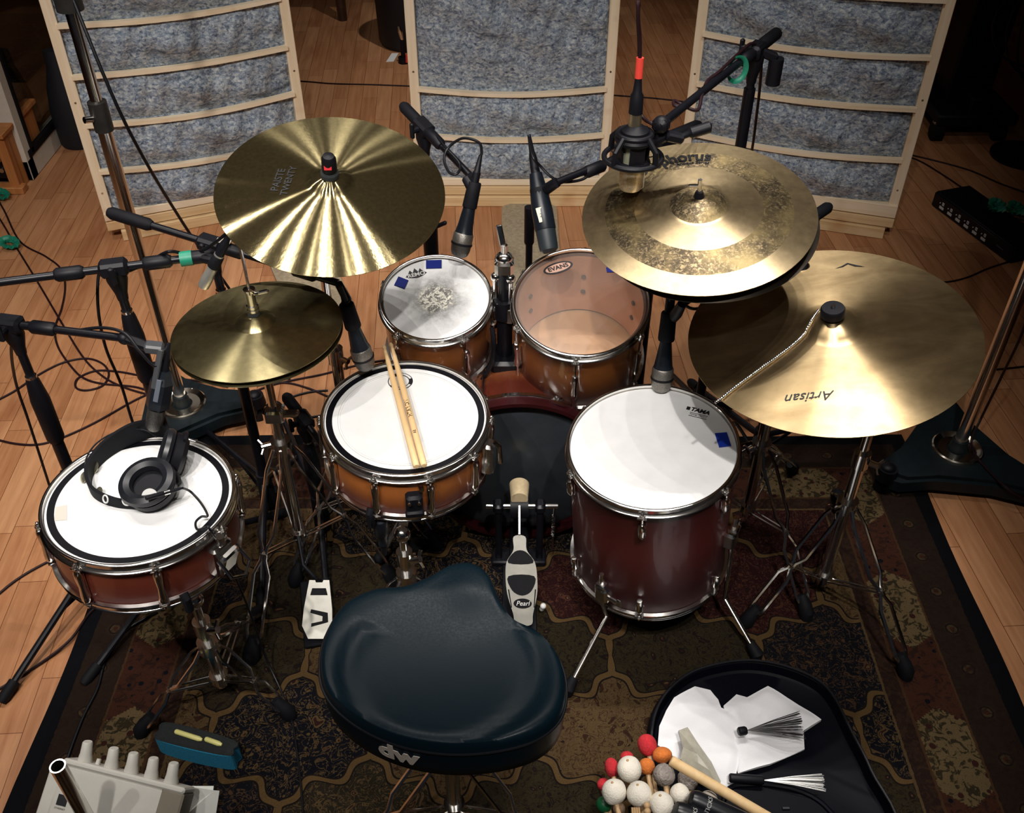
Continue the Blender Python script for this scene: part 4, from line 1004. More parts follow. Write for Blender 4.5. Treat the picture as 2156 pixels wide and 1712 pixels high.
lt_.set(Base_Color=(0.0022, 0.0085, 0.0135, 1), Roughness=lt_.ramp(ln, [(0.3, (0.30, 0.30, 0.30, 1)), (0.7, (0.42, 0.42, 0.42, 1))])); lt_.b.inputs['Specular IOR Level'].default_value = 0.14; lt_.bump(ln, 0.15, 0.0005)
st = mk('seat', g, lt_.m, th, smooth=60)
g = G(); g.tube([V(q) for q in seat_ring(1.004, 0.496)], 0.0022, 6, closed=True); mk('seat_piping', g, BLKM, st)
# curved lettering on the side of the seat
ctr = V((-0.122, 1.06)); rr = 0.2
gt = txt('dw', 0.058, ext=0.0006, bold=0.0026)
best = sorted(range(N_), key=lambda i: abs(ol[i].x+0.192)+(10 if ol[i].y > 1 else 0))[0]
L2 = [0.0]; idx = []
def along(s):
    i = best; d = abs(s); step = 1 if s > 0 else -1
    while True:
        j = (i+step) % N_; q = (ol[j]-ol[i]).length
        if d <= q: return ol[i].lerp(ol[j], d/q), (ol[j]-ol[i]).normalized()*step
        d -= q; i = j
dirn = 1 if ol[(best+1) % N_].x > ol[best].x else -1
nv_ = []
for q in gt.v:
    p_, tg_ = along(q.x*dirn if q.x else 1e-6)
    nrm = V((p_.x-cx, p_.y-cy, 0)).normalized()
    nv_.append(V((p_.x, p_.y, 0.468+q.y*0.92))+nrm*(0.0012+q.z))
gt.v = nv_
mk('maker_lettering', gt, mat('grey_seat_print', S(176, 168, 158), 0.6), st, smooth=0)
tb = (-0.115, 0.985)
g = G(); b = V((tb[0], tb[1], 0)); g.cyl(b+V((0, 0, 0.05)), b+V((0, 0, 0.25)), 0.0145, n=18); mk('lower_tube', g, CHROME, th)
g = G(); g.cyl(b+V((0, 0, 0.24)), b+V((0, 0, 0.425)), 0.0115, n=18); mk('upper_tube', g, STEEL, th)
g = G(); g.cyl(b+V((0, 0, 0.385)), b+V((0, 0, 0.422)), 0.035, n=24); mk('seat_clamp', g, BLKM, th)
tripod(th, tb, 0.33, 0.09, ((-0.34, 0.86), (0.11, 0.86), (-0.115, 1.22)), wide=0.020, footr=0.02)
# ------------------------------------------------ microphones, stands, cables
def mic_stand(label, base, zt, feet, tail, tip, m=BLK, sleeve=True, ztube=None, grips=(0.12,), clip=None, zf=0.0, counter=True, rb=0.0085):
    b = V((base[0], base[1], 0)); root = thing('microphone_stand', label, 'microphone stand', (base[0], base[1], zf))
    for fx, fy in feet:
        f = V((fx, fy, zf+0.012)); top = b+V((0, 0, 0.115+zf)); d = f-top
        g = G(); g.tube([top, f], 0.0085, 10); lg = mk('leg', g, m, root)
        g = G(); g.tube([f-d.normalized()*0.04, f, f+d.normalized()*0.012], [0.013, 0.014, 0.010], 12); mk('rubber_foot', g, RUB, lg)
        g = G(); g.tube([b+V((0, 0, 0.045+zf)), top+d*0.45], 0.005, 6); mk('leg_brace', g, m, lg)
    g = G(); g.cyl(b+V((0, 0, 0.03+zf)), b+V((0, 0, 0.14+zf)), 0.022, 0.019, n=18); mk('leg_hub', g, BLKM, root)
    zs = ztube or (zt-0.17)
    g = G(); g.cyl(b+V((0, 0, 0.10+zf)), b+V((0, 0, zs)), 0.0135, n=18); mk('lower_tube', g, m, root)
    g = G(); g.cyl(b+V((0, 0, zs-0.02)), b+V((0, 0, zt-0.02)), 0.0095, n=16); mk('upper_tube', g, m, root)
    if sleeve:
        g = G(); g.tube([b+V((0, 0, zs-0.12)), b+V((0, 0, zs-0.11)), b+V((0, 0, zs+0.0)), b+V((0, 0, zs+0.05)), b+V((0, 0, zs+0.06))], [0.016, 0.0195, 0.0205, 0.0145, 0.012], 20); sl = mk('height_clutch', g, BLKM, root)
        g = G(); g.cyl(b+V((0, 0, zs+0.060)), b+V((0, 0, zs+0.066)), 0.0118, n=18); mk('clutch_ring', g, CHROME, sl)
    top = b+V((0, 0, zt)); tail = V(tail); tip = V(tip); d = (tip-tail).normalized()
    g = G(); g.tube([top-V((0, 0, 0.075)), top-V((0, 0, 0.06)), top-V((0, 0, 0.028)), top-V((0, 0, 0.006))], [0.011, 0.0125, 0.021, 0.021], 16); g.bar(top-d*0.028, top+d*0.028, 0.036, 0.032, (0, 0, 1), 0.006)
    th_ = mk('boom_clamp', g, BLKM, root)
    sd = d.cross(V((0, 0, 1))).normalized(); g = G(); g.cyl(top, top+sd*0.034, 0.008, n=10); g.bar(top+sd*0.034+V((0, 0, -0.02)), top+sd*0.034+V((0, 0, 0.02)), 0.012, 0.010, sd, 0.003); mk('clamp_knob', g, BLKM, th_)
    g = G(); g.cyl(tail, tip, rb, n=12); mk('boom_arm', g, m, root)
    if counter:
        g = G(); g.tube([tail-d*0.01, tail, tail+d*0.085, tail+d*0.095], [0.010, 0.0145, 0.0145, 0.010], 14); mk('boom_grip', g, RUB, root)
    for q in grips:
        c = top+d*q; g = G(); g.tube([c-d*0.028, c-d*0.022, c+d*0.022, c+d*0.028], [0.0105, 0.0145, 0.0145, 0.0105], 14); mk('boom_sleeve', g, BLKM, root)
    if clip is not None:
        c = V(clip); g = G(); g.tube([tip, tip.lerp(c, 0.6), c], [0.010, 0.011, 0.009], 10); g.ball(tip, 0.0135); mk('clip_joint', g, BLKM, root)
    return root
def cable(label, pts, r=0.0034, m=CABLE, k=8, grp=None, base=None, name='microphone_cable', cat='cable'):
    g = G(); g.tube(spl(pts, k), r, 8)
    return solo(name, g, m, label, cat, base=base, group=grp)
def flo(*q, z=0.0036): return [F(x, y, z) for x, y in q]
DGRILLE = grille_mat('dark_steel_mesh', (0.16, 0.15, 0.14, 1), 0.42, 750)
MBODY = mat('dark_grey_microphone_paint', (0.007, 0.010, 0.015, 1), 0.36, nz=0.12, **{'Specular IOR Level': 0.35})
def dyn_mic(label, tip, tail, L=None, rh=0.0245, gm=None, taper=0.0105, band=True, name='microphone', tape=None):
    tip, tail = V(tip), V(tail); n = (tail-tip).normalized(); L = (tail-tip).length
    root = thing(name, label, 'microphone', frame(tip, n))
    gm = gm or DGRILLE
    g = G(); g.lathe([(0, 0), (rh*0.55, 0.001), (rh*0.80, 0.006), (rh*0.93, 0.016), (rh*0.98, 0.030)], n=32); mk('grille', g, gm, root, world=False)
    g = G(); g.lathe([(rh*0.98, 0.030), (rh*1.05, 0.031), (rh*1.05, 0.035), (rh*0.98, 0.036)], n=32); mk('grille_rim', g, BLKM, root, world=False)
    g = G(); g.lathe([(rh*0.99, 0.036), (rh*0.98, 0.056), (rh*0.90, 0.059)], n=32); mk('grille_band', g, GRILLE if gm is DGRILLE else gm, root, world=False)
    lb = L*0.80
    g = G(); g.lathe([(rh*0.90, 0.059), (rh*0.84, 0.064), (rh*0.74, 0.080), (taper*1.18, lb*0.8), (taper, lb), (taper*0.8, lb+0.001), (0, lb+0.001)], n=32); mk('body', g, MBODY, root, world=False)
    g = G(); g.lathe([(0, lb), (0.0093, lb), (0.0093, lb+(L-lb)*0.55), (0.0075, lb+(L-lb)*0.6), (0.0042, L+0.02), (0, L+0.02)], n=20); mk('connector', g, BLKM, root, world=False)
    return root
def clip_on(root_stand, c, n, r=0.0185, ln=0.055):
    c, n = V(c), V(n).normalized(); g = G(); g.tube([c-n*ln/2, c-n*ln*0.45, c+n*ln*0.45, c+n*ln/2], [r*0.96, r, r*0.92, r*0.85], 18)
    return mk('microphone_clip', g, RUB, root_stand)
# ---- stand and mic over the hi-hat
pa0, pa1 = F(-90, 606, 0.90), F(418, 541, 0.905)
qA = pa0.lerp(pa1, (230+90)/508.0*1.015); bA = (qA.x, qA.y)
pc = F(450, 548, 0.905)
sA = mic_stand('black boom microphone stand reaching in from the left edge over the hi-hat', bA, qA.z, ((-0.985, 1.33), (-0.62, 1.86), (-1.02, 1.93)), pa0, pa1, grips=(-0.085, 0.085, 0.17), clip=pc, counter=False, ztube=0.735)
g = G(); q = (pa1-pa0).normalized(); e = pa1-q*0.022; g.cyl(e-q*0.014, e+q*0.010, 0.0155, n=16); mk('green_tape_band', g, GREEN, sA)
mt_, mb_ = F(428, 603, 0.862), F(466, 528, 0.945)
n = (mb_-mt_).normalized(); pm = thing('microphone', 'small pale pencil microphone hanging over the hi-hat', 'microphone', frame(mt_, n))
NIK = mat('satin_nickel', (0.48, 0.46, 0.41, 1), 0.35, 0.75, nz=0.08)
g = G(); g.lathe([(0.0075, 0.003), (0.0095, 0.0), (0.0115, 0.001), (0.0118, 0.030), (0.0102, 0.034), (0.0102, 0.088), (0, 0.088)], n=28); mk('body', g, NIK, pm, world=False)
g = G(); g.lathe([(0, 0.004), (0.009, 0.004)], n=24); mk('grille', g, GRILLE, pm, world=False)
g = G(); g.lathe([(0, 0.088), (0.0092, 0.088), (0.0092, 0.115), (0.0065, 0.125), (0.0045, 0.150), (0, 0.150)], n=20); mk('connector', g, BLKM, pm, world=False)
clip_on(sA, mt_+n*0.070, n, 0.0125, 0.03)
cable('black cable looping from the hi-hat boom clamp down its stand', [mb_+n*0.06, F(440, 520, 0.94), F(400, 535, 0.90), F(355, 530, 0.93), F(312, 552, 0.885), F(262, 572, 0.885), F(214, 560, 0.86), F(206, 640, 0.78), F(222, 730, 0.65), F(255, 810, 0.52), F(285, 905, 0.38), F(330, 1000, 0.22), F(365, 1090, 0.06), F(380, 1130, 0.010)], m=CABLEB, base=F(380, 1130, 0))
# ---- stand and mic over the side snare
pb0, pb1 = F(-60, 672, 0.80), F(262, 712, 0.80)
qB = pb0.lerp(pb1, 82/322.0); bB = (qB.x, qB.y); pcl = F(318, 733, 0.79)
sB = mic_stand('black boom microphone stand at the left edge reaching over the side snare', bB, qB.z, (F(12, 1475).to_2d(), (-1.24, 1.80), (-0.80, 1.86)), pb0, pb1, grips=(0.075,), clip=pcl, counter=False, ztube=0.60)
tB, lB = F(322, 905, 0.612), F(352, 742, 0.775)
n = (lB-tB).normalized(); mB = thing('microphone', 'chunky black microphone pointing down at the headphones on the side snare', 'microphone', frame(tB, n)); L = (lB-tB).length
g = G(); g.lathe([(0, 0.0), (0.012, 0.001), (0.0165, 0.008), (0.0175, 0.022), (0.0175, 0.05)], n=28); mk('grille', g, DGRILLE, mB, world=False)
g = G(); g.lathe([(0.0175, 0.05), (0.0235, 0.055), (0.0245, 0.07), (0.0235, L*0.62), (0.018, L*0.70), (0.015, L*0.78), (0, L*0.78)], n=6); mk('body', g, MBODY, mB, world=False, smooth=0)
g = G(); g.box(T(0.0, -0.0215, 0.10), 0.010, 0.002, 0.05, 0.0006); mk('body_stripe', g, mat('grey_stripe', S(92, 98, 108), 0.5), mB, world=False)
g = G(); g.lathe([(0, L*0.78), (0.0095, L*0.78), (0.009, L*0.95), (0.0045, L+0.02), (0, L+0.02)], n=20); mk('connector', g, BLKM, mB, world=False)
g = G(); q0 = pcl; g.bar(q0+V((-0.012, 0, 0.004)), q0+V((0.024, 0.004, -0.004)), 0.026, 0.020, (0, 0, 1), 0.004); g.bar(q0+V((0.022, 0.0, 0)), tB+n*(L*0.60)+V((-0.010, -0.012, 0)), 0.022, 0.012, (1, 0, 0), 0.002); mk('swivel_mount', g, mat('grey_plastic_mount', (0.05, 0.052, 0.058, 1), 0.45, nz=0.1), sB)
cable('dark cable wound along the boom over the side snare', [lB+n*0.02, F(330, 770, 0.76), F(295, 740, 0.79), F(262, 702, 0.815), F(215, 690, 0.815), F(150, 697, 0.795), F(95, 697, 0.79), F(55, 680, 0.785), F(25, 720, 0.73), F(32, 800, 0.56), F(58, 880, 0.43), F(84, 960, 0.30), F(108, 1035, 0.17), F(135, 1120, 0.04), F(150, 1160, 0.004)], m=CABLEB, base=F(150, 1160, 0))
# ---- long boom for the main snare mic
clC = F(443, 513, 0.845); bC = (clC.x, clC.y)
tlC, tpC = F(262, 420, 0.90), F(712, 596, 0.79)
tlC = clC+(clC-tpC).normalized()*(tlC-clC).length
sC = mic_stand('black boom microphone stand passing between the hi-hat and the crash to the main snare', bC, 0.845, (F(553, 1280).to_2d(), F(690, 930).to_2d(), F(425, 905).to_2d()), tlC, tpC, grips=(0.05, 0.22), zf=0.004, ztube=0.66)
g = G(); q = clC+(tpC-clC).normalized()*0.035; g.box(frame(q+V((0, -0.002, 0.019)), (0, -0.2, 1), tpC-clC), 0.034, 0.014, 0.0015, 0.0003); mk('paper_label', g, mat('grey_paper_label', S(150, 146, 136), 0.7), sC)
tip, tail = F(772, 776, 0.588), F(722, 620, 0.785)
dyn_mic('black dynamic microphone with a mesh head aimed at the sticks snare', tip, tail, rh=0.0245)
n = (tail-tip).normalized(); clip_on(sC, tip+n*0.145, n, 0.0185, 0.06)
g = G(); g.tube([tpC, tip+n*0.17+V((0.0, 0.01, 0.012)), tip+n*0.145], [0.009, 0.010, 0.012], 10); mk('clip_joint', g, BLKM, sC)
# ---- small rack tom mic
clD = F(892, 268, 0.93); bD = (clD.x, clD.y)
tlD, tpD = F(862, 220, 0.965), F(992, 372, 0.875); d_ = (tpD-clD).normalized(); tlD = clD-d_*0.085
sD = mic_stand('black boom microphone stand behind the crash for the small rack tom', bD, 0.93, ((clD.x-0.26, clD.y+0.10), (clD.x+0.10, clD.y+0.27), (clD.x+0.16, clD.y-0.12)), tlD, tpD, grips=(0.05,), ztube=0.66)
g = G(); q = V((bD[0], bD[1], 0.66)); g.tube([q+V((0, 0, -0.05)), q+V((0, 0, 0.0)), q+V((0.004, 0, 0.03))], [0.019, 0.021, 0.013], 14); g.bar(q+V((0.01, 0, -0.01)), q+V((0.045, -0.01, 0.012)), 0.012, 0.010, (0, 0, 1), 0.003); mk('clutch_lever', g, BLKM, sD)
tip, tail = F(966, 541, 0.722), F(1008, 345, 0.925)
dyn_mic('black dynamic microphone with a silver mesh head over the small rack tom', tip, tail, rh=0.0245)
n = (tail-tip).normalized(); cD = tip+n*0.185; clip_on(sD, tip+n*0.15, n, 0.0175, 0.06)
g = G(); g.tube([tpD, cD+V((-0.02, 0, 0)), tip+n*0.16], [0.010, 0.011, 0.013], 10); mk('clip_joint', g, BLKM, sD)
cable('short black cable looped round the small rack tom boom', [tail+n*0.018, F(1014, 320, 0.945), F(1008, 300, 0.95), F(975, 291, 0.95), F(945, 310, 0.925), F(935, 335, 0.905), F(945, 362, 0.89), F(962, 366, 0.89), F(968, 345, 0.90), F(940, 312, 0.92), F(905, 272, 0.925), F(897, 300, 0.87), F(900, 340, 0.78), F(908, 460, 0.50), F(914, 590, 0.16), F(906, 650, 0.004)], m=CABLEB, base=F(906, 650, 0))
# ---- side-address mic over the clear tom
clE = F(1400, 292, 0.93); bE = (clE.x, clE.y)
tpE = F(1172, 384, 0.905); d_ = (tpE-clE).normalized(); tlE = clE-d_*0.10
sE = mic_stand('black boom microphone stand crossing behind the overhead microphone to the clear headed tom', bE, 0.925, ((clE.x+0.25, clE.y+0.12), (clE.x-0.05, clE.y+0.30), (clE.x+0.06, clE.y-0.20)), tlE, tpE, grips=(0.13, 0.21), ztube=0.70)
tip, tail = F(1157, 533, 0.755), F(1127, 360, 0.905)
n = (tail-tip).normalized(); L = (tail-tip).length
mE = thing('microphone', 'thick black microphone with a strip of white tape aimed at the clear headed tom', 'microphone', frame(tip, n, (1, 0, 0)))
g = G(); g.lathe([(0, 0), (0.014, 0.001), (0.0215, 0.008), (0.0225, 0.016), (0.0235, 0.055)], n=32); mk('grille', g, mat('black_mesh', (0.012, 0.018, 0.022, 1), 0.5, nz=0.3, nscale=500), mE, world=False)
g = G(); g.lathe([(0.0245, 0.055), (0.0250, 0.057), (0.0250, 0.10), (0.0215, L*0.72), (0.0150, L*0.97), (0, L)], n=32); mk('body', g, MBODY, mE, world=False)
g = G(); g.lathe([(0, L*0.97), (0.0110, L*0.97), (0.0095, L+0.03), (0.0065, L+0.045), (0.0040, L+0.085), (0, L+0.085)], n=20); mk('connector', g, BLKM, mE, world=False)
ly = -0.0245
g = G(); g.box(T(-0.006, ly+0.0012, 0.088) @ R(-0.10, 'Y'), 0.016, 0.0022, 0.034, 0.0005); tp_ = mk('tape_strip', g, CREAM, mE, world=False)
g = put(txt('2', 0.012, ext=0.0002), T(-0.006, ly-0.0004, 0.086) @ R(PI/2, 'X')); mk('tape_number', g, INK, tp_, world=False, smooth=0)
g = G(); g.box(T(-0.003, -0.0186, 0.140), 0.008, 0.002, 0.016, 0.0005); mk('switch_plate', g, mat('grey_switch', S(120, 126, 124), 0.5), mE, world=False)
cE = tip+n*(L*0.82); g = G(); g.tube([tpE, tpE.lerp(cE, 0.5)+V((0, 0, -0.012)), cE+V((0.012, 0, -0.02))], [0.012, 0.013, 0.012], 12); mk('clip_joint', g, BLKM, sE); clip_on(sE, cE-n*0.02, n, 0.0225, 0.03)
cable('thin cable hanging under the boom beside the clear headed tom', [tail+n*0.08, F(1122, 330, 0.955), F(1138, 350, 0.93), F(1160, 372, 0.91), F(1185, 383, 0.895), F(1225, 378, 0.895), F(1250, 360, 0.905), F(1290, 330, 0.92), F(1340, 312, 0.925)], m=CABLEB, base=tail)
# ---- short stand in front of the bass drum
pK = F(1115, 436, 0.71); bK = (pK.x, pK.y)
sK = thing('microphone_stand', 'short plain black stand standing behind the two rack toms by the grey carpet strip', 'microphone stand', (bK[0], bK[1], 0))
b = V((bK[0], bK[1], 0)); g = G(); g.lathe([(0, 0.024), (0.03, 0.024), (0.115, 0.016), (0.12, 0.008), (0.12, 0), (0, 0)], T(bK[0], bK[1], 0), n=40); mk('round_base', g, BLK, sK)
g = G(); g.cyl(b+V((0, 0, 0.02)), b+V((0, 0, 0.62)), 0.0095, n=14); mk('lower_tube', g, BLK, sK); g = G(); g.tube([b+V((0, 0, 0.60)), b+V((0, 0, 0.605)), pK], [0.011, 0.0135, 0.0135], 14); mk('height_clutch', g, BLKM, sK)
# ---- overhead mic and its boom stand
clO = F(1592, 104, 1.15); bO = (clO.x, clO.y)
tpO = F(1392, 262, 1.165); tlO = F(1640, 58, 1.145); d_ = (tpO-clO).normalized(); tlO = clO-d_*0.13
sO = mic_stand('tall black boom stand in front of the right baffle holding the overhead microphone', bO, 1.148, ((clO.x+0.28, clO.y+0.08), (clO.x-0.06, clO.y+0.30), (clO.x-0.02, clO.y-0.30)), tlO, tpO, grips=(0.055,), sleeve=False, ztube=1.06)
g = G(); c1 = clO+V((0.05, 0.0, -0.02)); g.cyl(c1+V((0, 0, 0.0)), c1+V((0, 0, -0.06)), 0.017, n=16); g.bar(clO, c1, 0.02, 0.02, (0, 0, 1), 0.004); mk('clamp_knob', g, BLKM, sO)
g = G(); e = tpO; g.ball(e, 0.017); g.box(frame(e, tpO-clO), 0.03, 0.026, 0.03, 0.006); g.bar(e+V((0.01, -0.005, -0.02)), e+V((0.045, 0.0, -0.03)), 0.022, 0.018, (0, 0, 1), 0.004); g.tube([e+V((0.03, 0, -0.03)), e+V((0.055, 0.002, -0.020)), e+V((0.06, 0.002, -0.018)), e+V((0.095, 0.006, -0.008)), e+V((0.098, 0.006, -0.008))], [0.006, 0.007, 0.0115, 0.0115, 0.006], 14); mk('swivel_lever', g, BLKM, sO)
mO = V((0.235, 1.775, 0)); zO = 1.105
ov = thing('microphone', 'overhead microphone hanging upside down in a black shock mount above the two tone cymbal', 'microphone', (mO.x, mO.y, zO-0.075))
a = V((mO.x, mO.y, 0))
bsk = NT('mic_basket_mesh'); bv = bsk.n('ShaderNodeTexVoronoi', {'Vector': bsk.co(), 'Scale': 800.0}).outputs[0]
bsk.set(Base_Color=bsk.ramp(bv, [(0.2, (0.25, 0.20, 0.13, 1)), (0.6, (0.52, 0.43, 0.30, 1))]), Metallic=0.7, Roughness=0.4)
g = G(); g.tube([a+V((0, 0, zO-0.072)), a+V((0, 0, zO-0.070)), a+V((0, 0, zO-0.062)), a+V((0, 0, zO-0.012))], [0.016, 0.021, 0.0232, 0.0232], 28); bk = mk('basket', g, bsk.m, ov)
g = G(); g.tube([a+V((0.0242, -0.004, zO-0.012)), a+V((0.0242, -0.004, zO-0.066)), a+V((0.016, -0.003, zO-0.0735)), a+V((0, 0, zO-0.074))], 0.0022, 8); mk('basket_bar', g, NIK, bk)
g = G(); g.cyl(a+V((0, 0, zO-0.012)), a+V((0, 0, zO+0.050)), 0.0235, n=32); g.tube([a+V((0, 0, zO+0.050)), a+V((0, 0, zO+0.056)), a+V((0, 0, zO+0.060))], [0.0235, 0.021, 0.014], 32); mk('body', g, mat('pale_grey_microphone_body', S(150, 150, 128), 0.4, 0.3, nz=0.06), ov)
# shock mount: two rings, four bridges, elastic cords
g = G()
for zz, rr in ((zO-0.004, 0.056), (zO+0.044, 0.032)): g.torus(T(mO.x, mO.y, zz), rr, 0.0055, 40, 10)
g.torus(T(mO.x, mO.y, zO+0.034), 0.031, 0.0075, 40, 8); g.torus(T(mO.x, mO.y, zO-0.014), 0.029, 0.0065, 40, 8)
for k in range(4):
    an = PI/4+k*PI/2; dv = V((cs(an), sn(an), 0)); g.tube([a+dv*0.056+V((0, 0, zO-0.004)), a+dv*0.054+V((0, 0, zO+0.022)), a+dv*0.033+V((0, 0, zO+0.044))], 0.006, 8)
    an = k*PI/2+0.2; dv = V((cs(an), sn(an), 0)); g.bar(a+dv*0.0255+V((0, 0, zO-0.016)), a+dv*0.027+V((0, 0, zO+0.038)), 0.030, 0.004, dv, 0.001)
g.tube([a+V((0, 0, zO+0.036)), a+V((0, 0, zO+0.052)), a+V((0, 0, zO+0.063))], [0.0285, 0.0265, 0.0125], 28)
g.ball(a+V((0.05, 0.02, zO+0.03)), 0.013)
g.tube([a+V((0.045, 0.015, zO+0.02)), V((tpO.x+0.02, tpO.y, tpO.z-0.02))], 0.009, 10)
mk('shock_mount', g, BLKM, ov)
g = G()
for k in range(8):
    an = k*PI/4+0.1; an2 = an+0.35; g.tube([a+V((cs(an)*0.055, sn(an)*0.055, zO-0.003)), a+V((cs(an2)*0.029, sn(an2)*0.029, zO-0.012))], 0.0012, 5)
mk('elastic_cord', g, RUB, ov)['kind'] = 'stuff'
q = a+V((-0.002, 0, zO+0.058)); g = G(); g.cyl(q, q+V((0, 0, 0.028)), 0.0125, n=20); cn_ = mk('connector', g, mat('connector_nickel', (0.42, 0.36, 0.26, 1), 0.3, 0.9, nz=0.1), ov)
g = G(); g.tube([q+V((0, 0, 0.028)), q+V((0, 0, 0.062)), q+V((0, 0, 0.068)), q+V((0, 0, 0.10))], [0.0135, 0.0125, 0.0090, 0.0058], 18); mk('connector_boot', g, BLKM, cn_)
g = G(); g.cyl(q+V((0, 0, 0.095)), q+V((0.0, 0.002, 0.132)), 0.0072, n=14); mk('red_tape_band', g, REDT, cn_)
zq = q.z
cable('overhead microphone cable with a red band, running along its boom', [q+V((0, 0, 0.125)), q+V((-0.003, 0.004, 0.165)), q+V((-0.008, 0.004, 0.195)), q+V((-0.011, 0.008, 0.225)), q+V((-0.009, 0.016, 0.222)), q+V((-0.007, 0.018, 0.19)), q+V((-0.001, 0.018, 0.145)), F(1346, 228, 1.18), F(1372, 260, 1.165), F(1400, 262, 1.16), F(1440, 228, 1.16), F(1420, 222, 1.16), F(1420, 212, 1.16), F(1435, 220, 1.16), F(1468, 232, 1.15), F(1478, 200, 1.16), F(1490, 170, 1.16), F(1515, 150, 1.165), F(1560, 108, 1.17), F(1585, 92, 1.17), F(1602, 118, 1.12), F(1600, 180, 1.02), F(1592, 250, 0.90), F(1585, 305, 0.80), F(1572, 375, 0.62), F(1556, 470, 0.38), F(1536, 580, 0.10), F(1520, 640, 0.004)], m=CABLE, base=F(1520, 640, 0), r=0.0036)
# green cable tie looped on the boom
c = clO.lerp(tpO, 0.22); d_ = (tpO-clO).normalized()
g = G(); pts = []
for i in range(33):
    an = 2*PI*i/32; pts.append(c+V((0, 0, -0.012))+d_.cross(V((0, 0, 1))).normalized()*(0.024*cs(an))*0.6+d_*0.016*cs(an)+V((0, 0, 1))*(0.027*sn(an)))
g.tube(pts[:-1], 0.006, 6, closed=True, sq=0.35)
solo('cable_tie', g, GREEN, 'green hook and loop cable tie hanging in a ring on the overhead boom', 'cable tie')
# ---- floor tom mic and its short boom
tip, tail = F(1391, 823, 0.556), F(1409, 655, 0.745)
dyn_mic('black dynamic microphone with a pale mesh head over the floor tom', tip, tail, rh=0.0245, gm=GRILLE)
n = (tail-tip).normalized(); cF = tip+n*0.158
bF = (0.70, 2.06); zFt = 0.80
tpF = F(1436, 640, 0.785); clF = V((bF[0], bF[1], zFt)); tlF = clF+(clF-tpF).normalized()*0.08
sF = mic_stand('black boom microphone stand reaching out under the two tone cymbal to the floor tom', bF, zFt-0.004, (F(1455, 812).to_2d(), (0.98, 2.25), (0.58, 2.38)), tlF, tpF, grips=(), ztube=0.60)
clip_on(sF, cF, n, 0.0185, 0.065); g = G(); g.tube([tpF, tpF.lerp(cF, 0.5)+V((0.004, 0, 0.006)), cF+n*0.02+V((0.008, 0, 0))], [0.010, 0.013, 0.013], 12); g.bar(cF+n*0.03+V((0.0, 0, 0.0)), cF+n*0.09, 0.020, 0.012, (0, 1, 0), 0.003); mk('clip_joint', g, BLKM, sF)
cable('black cable looping from the floor tom microphone under the two tone cymbal', [tail+n*0.02, F(1412, 628, 0.78), F(1430, 622, 0.80), F(1440, 640, 0.77), F(1458, 650, 0.76), F(1478, 646, 0.76), F(1495, 625, 0.78), F(1520, 600, 0.80), V((0.66, 2.05, 0.72)), V((0.68, 2.03, 0.40)), V((0.69, 2.0, 0.08)), V((0.72, 1.97, 0.014))], m=CABLEB, base=V((0.72, 1.97, 0.01)))
# ---- mic under the main snare
tip = F(822, 1098, 0.385); 
sU = thing('microphone', 'black microphone body hanging under the amber snare drum', 'microphone', frame(F(800, 1090, 0.392), (0.0, 0.02, -1)))
g = G(); g.lathe([(0, -0.002), (0.013, 0), (0.0165, 0.004), (0.0165, 0.05), (0.0125, 0.056), (0.012, 0.085), (0, 0.085)], n=24); mk('body', g, MBODY, sU, world=False)
g = G(); g.lathe([(0, 0.085), (0.0095, 0.085), (0.0085, 0.10), (0.004, 0.125), (0, 0.125)], n=16); mk('connector', g, BLKM, sU, world=False)
pU = F(640, 885, 0.40); bU = (pU.x, pU.y)
mu = F(800, 1100, 0.36)
sUs = mic_stand('low black microphone stand between the hi-hat stand and the amber snare', bU, 0.40, (F(585, 860).to_2d(), (bU[0]+0.12, bU[1]+0.16), (bU[0]+0.04, bU[1]-0.22)), pU+(pU-mu).normalized()*0.09, mu, grips=(), zf=0.0, ztube=0.27, clip=mu)
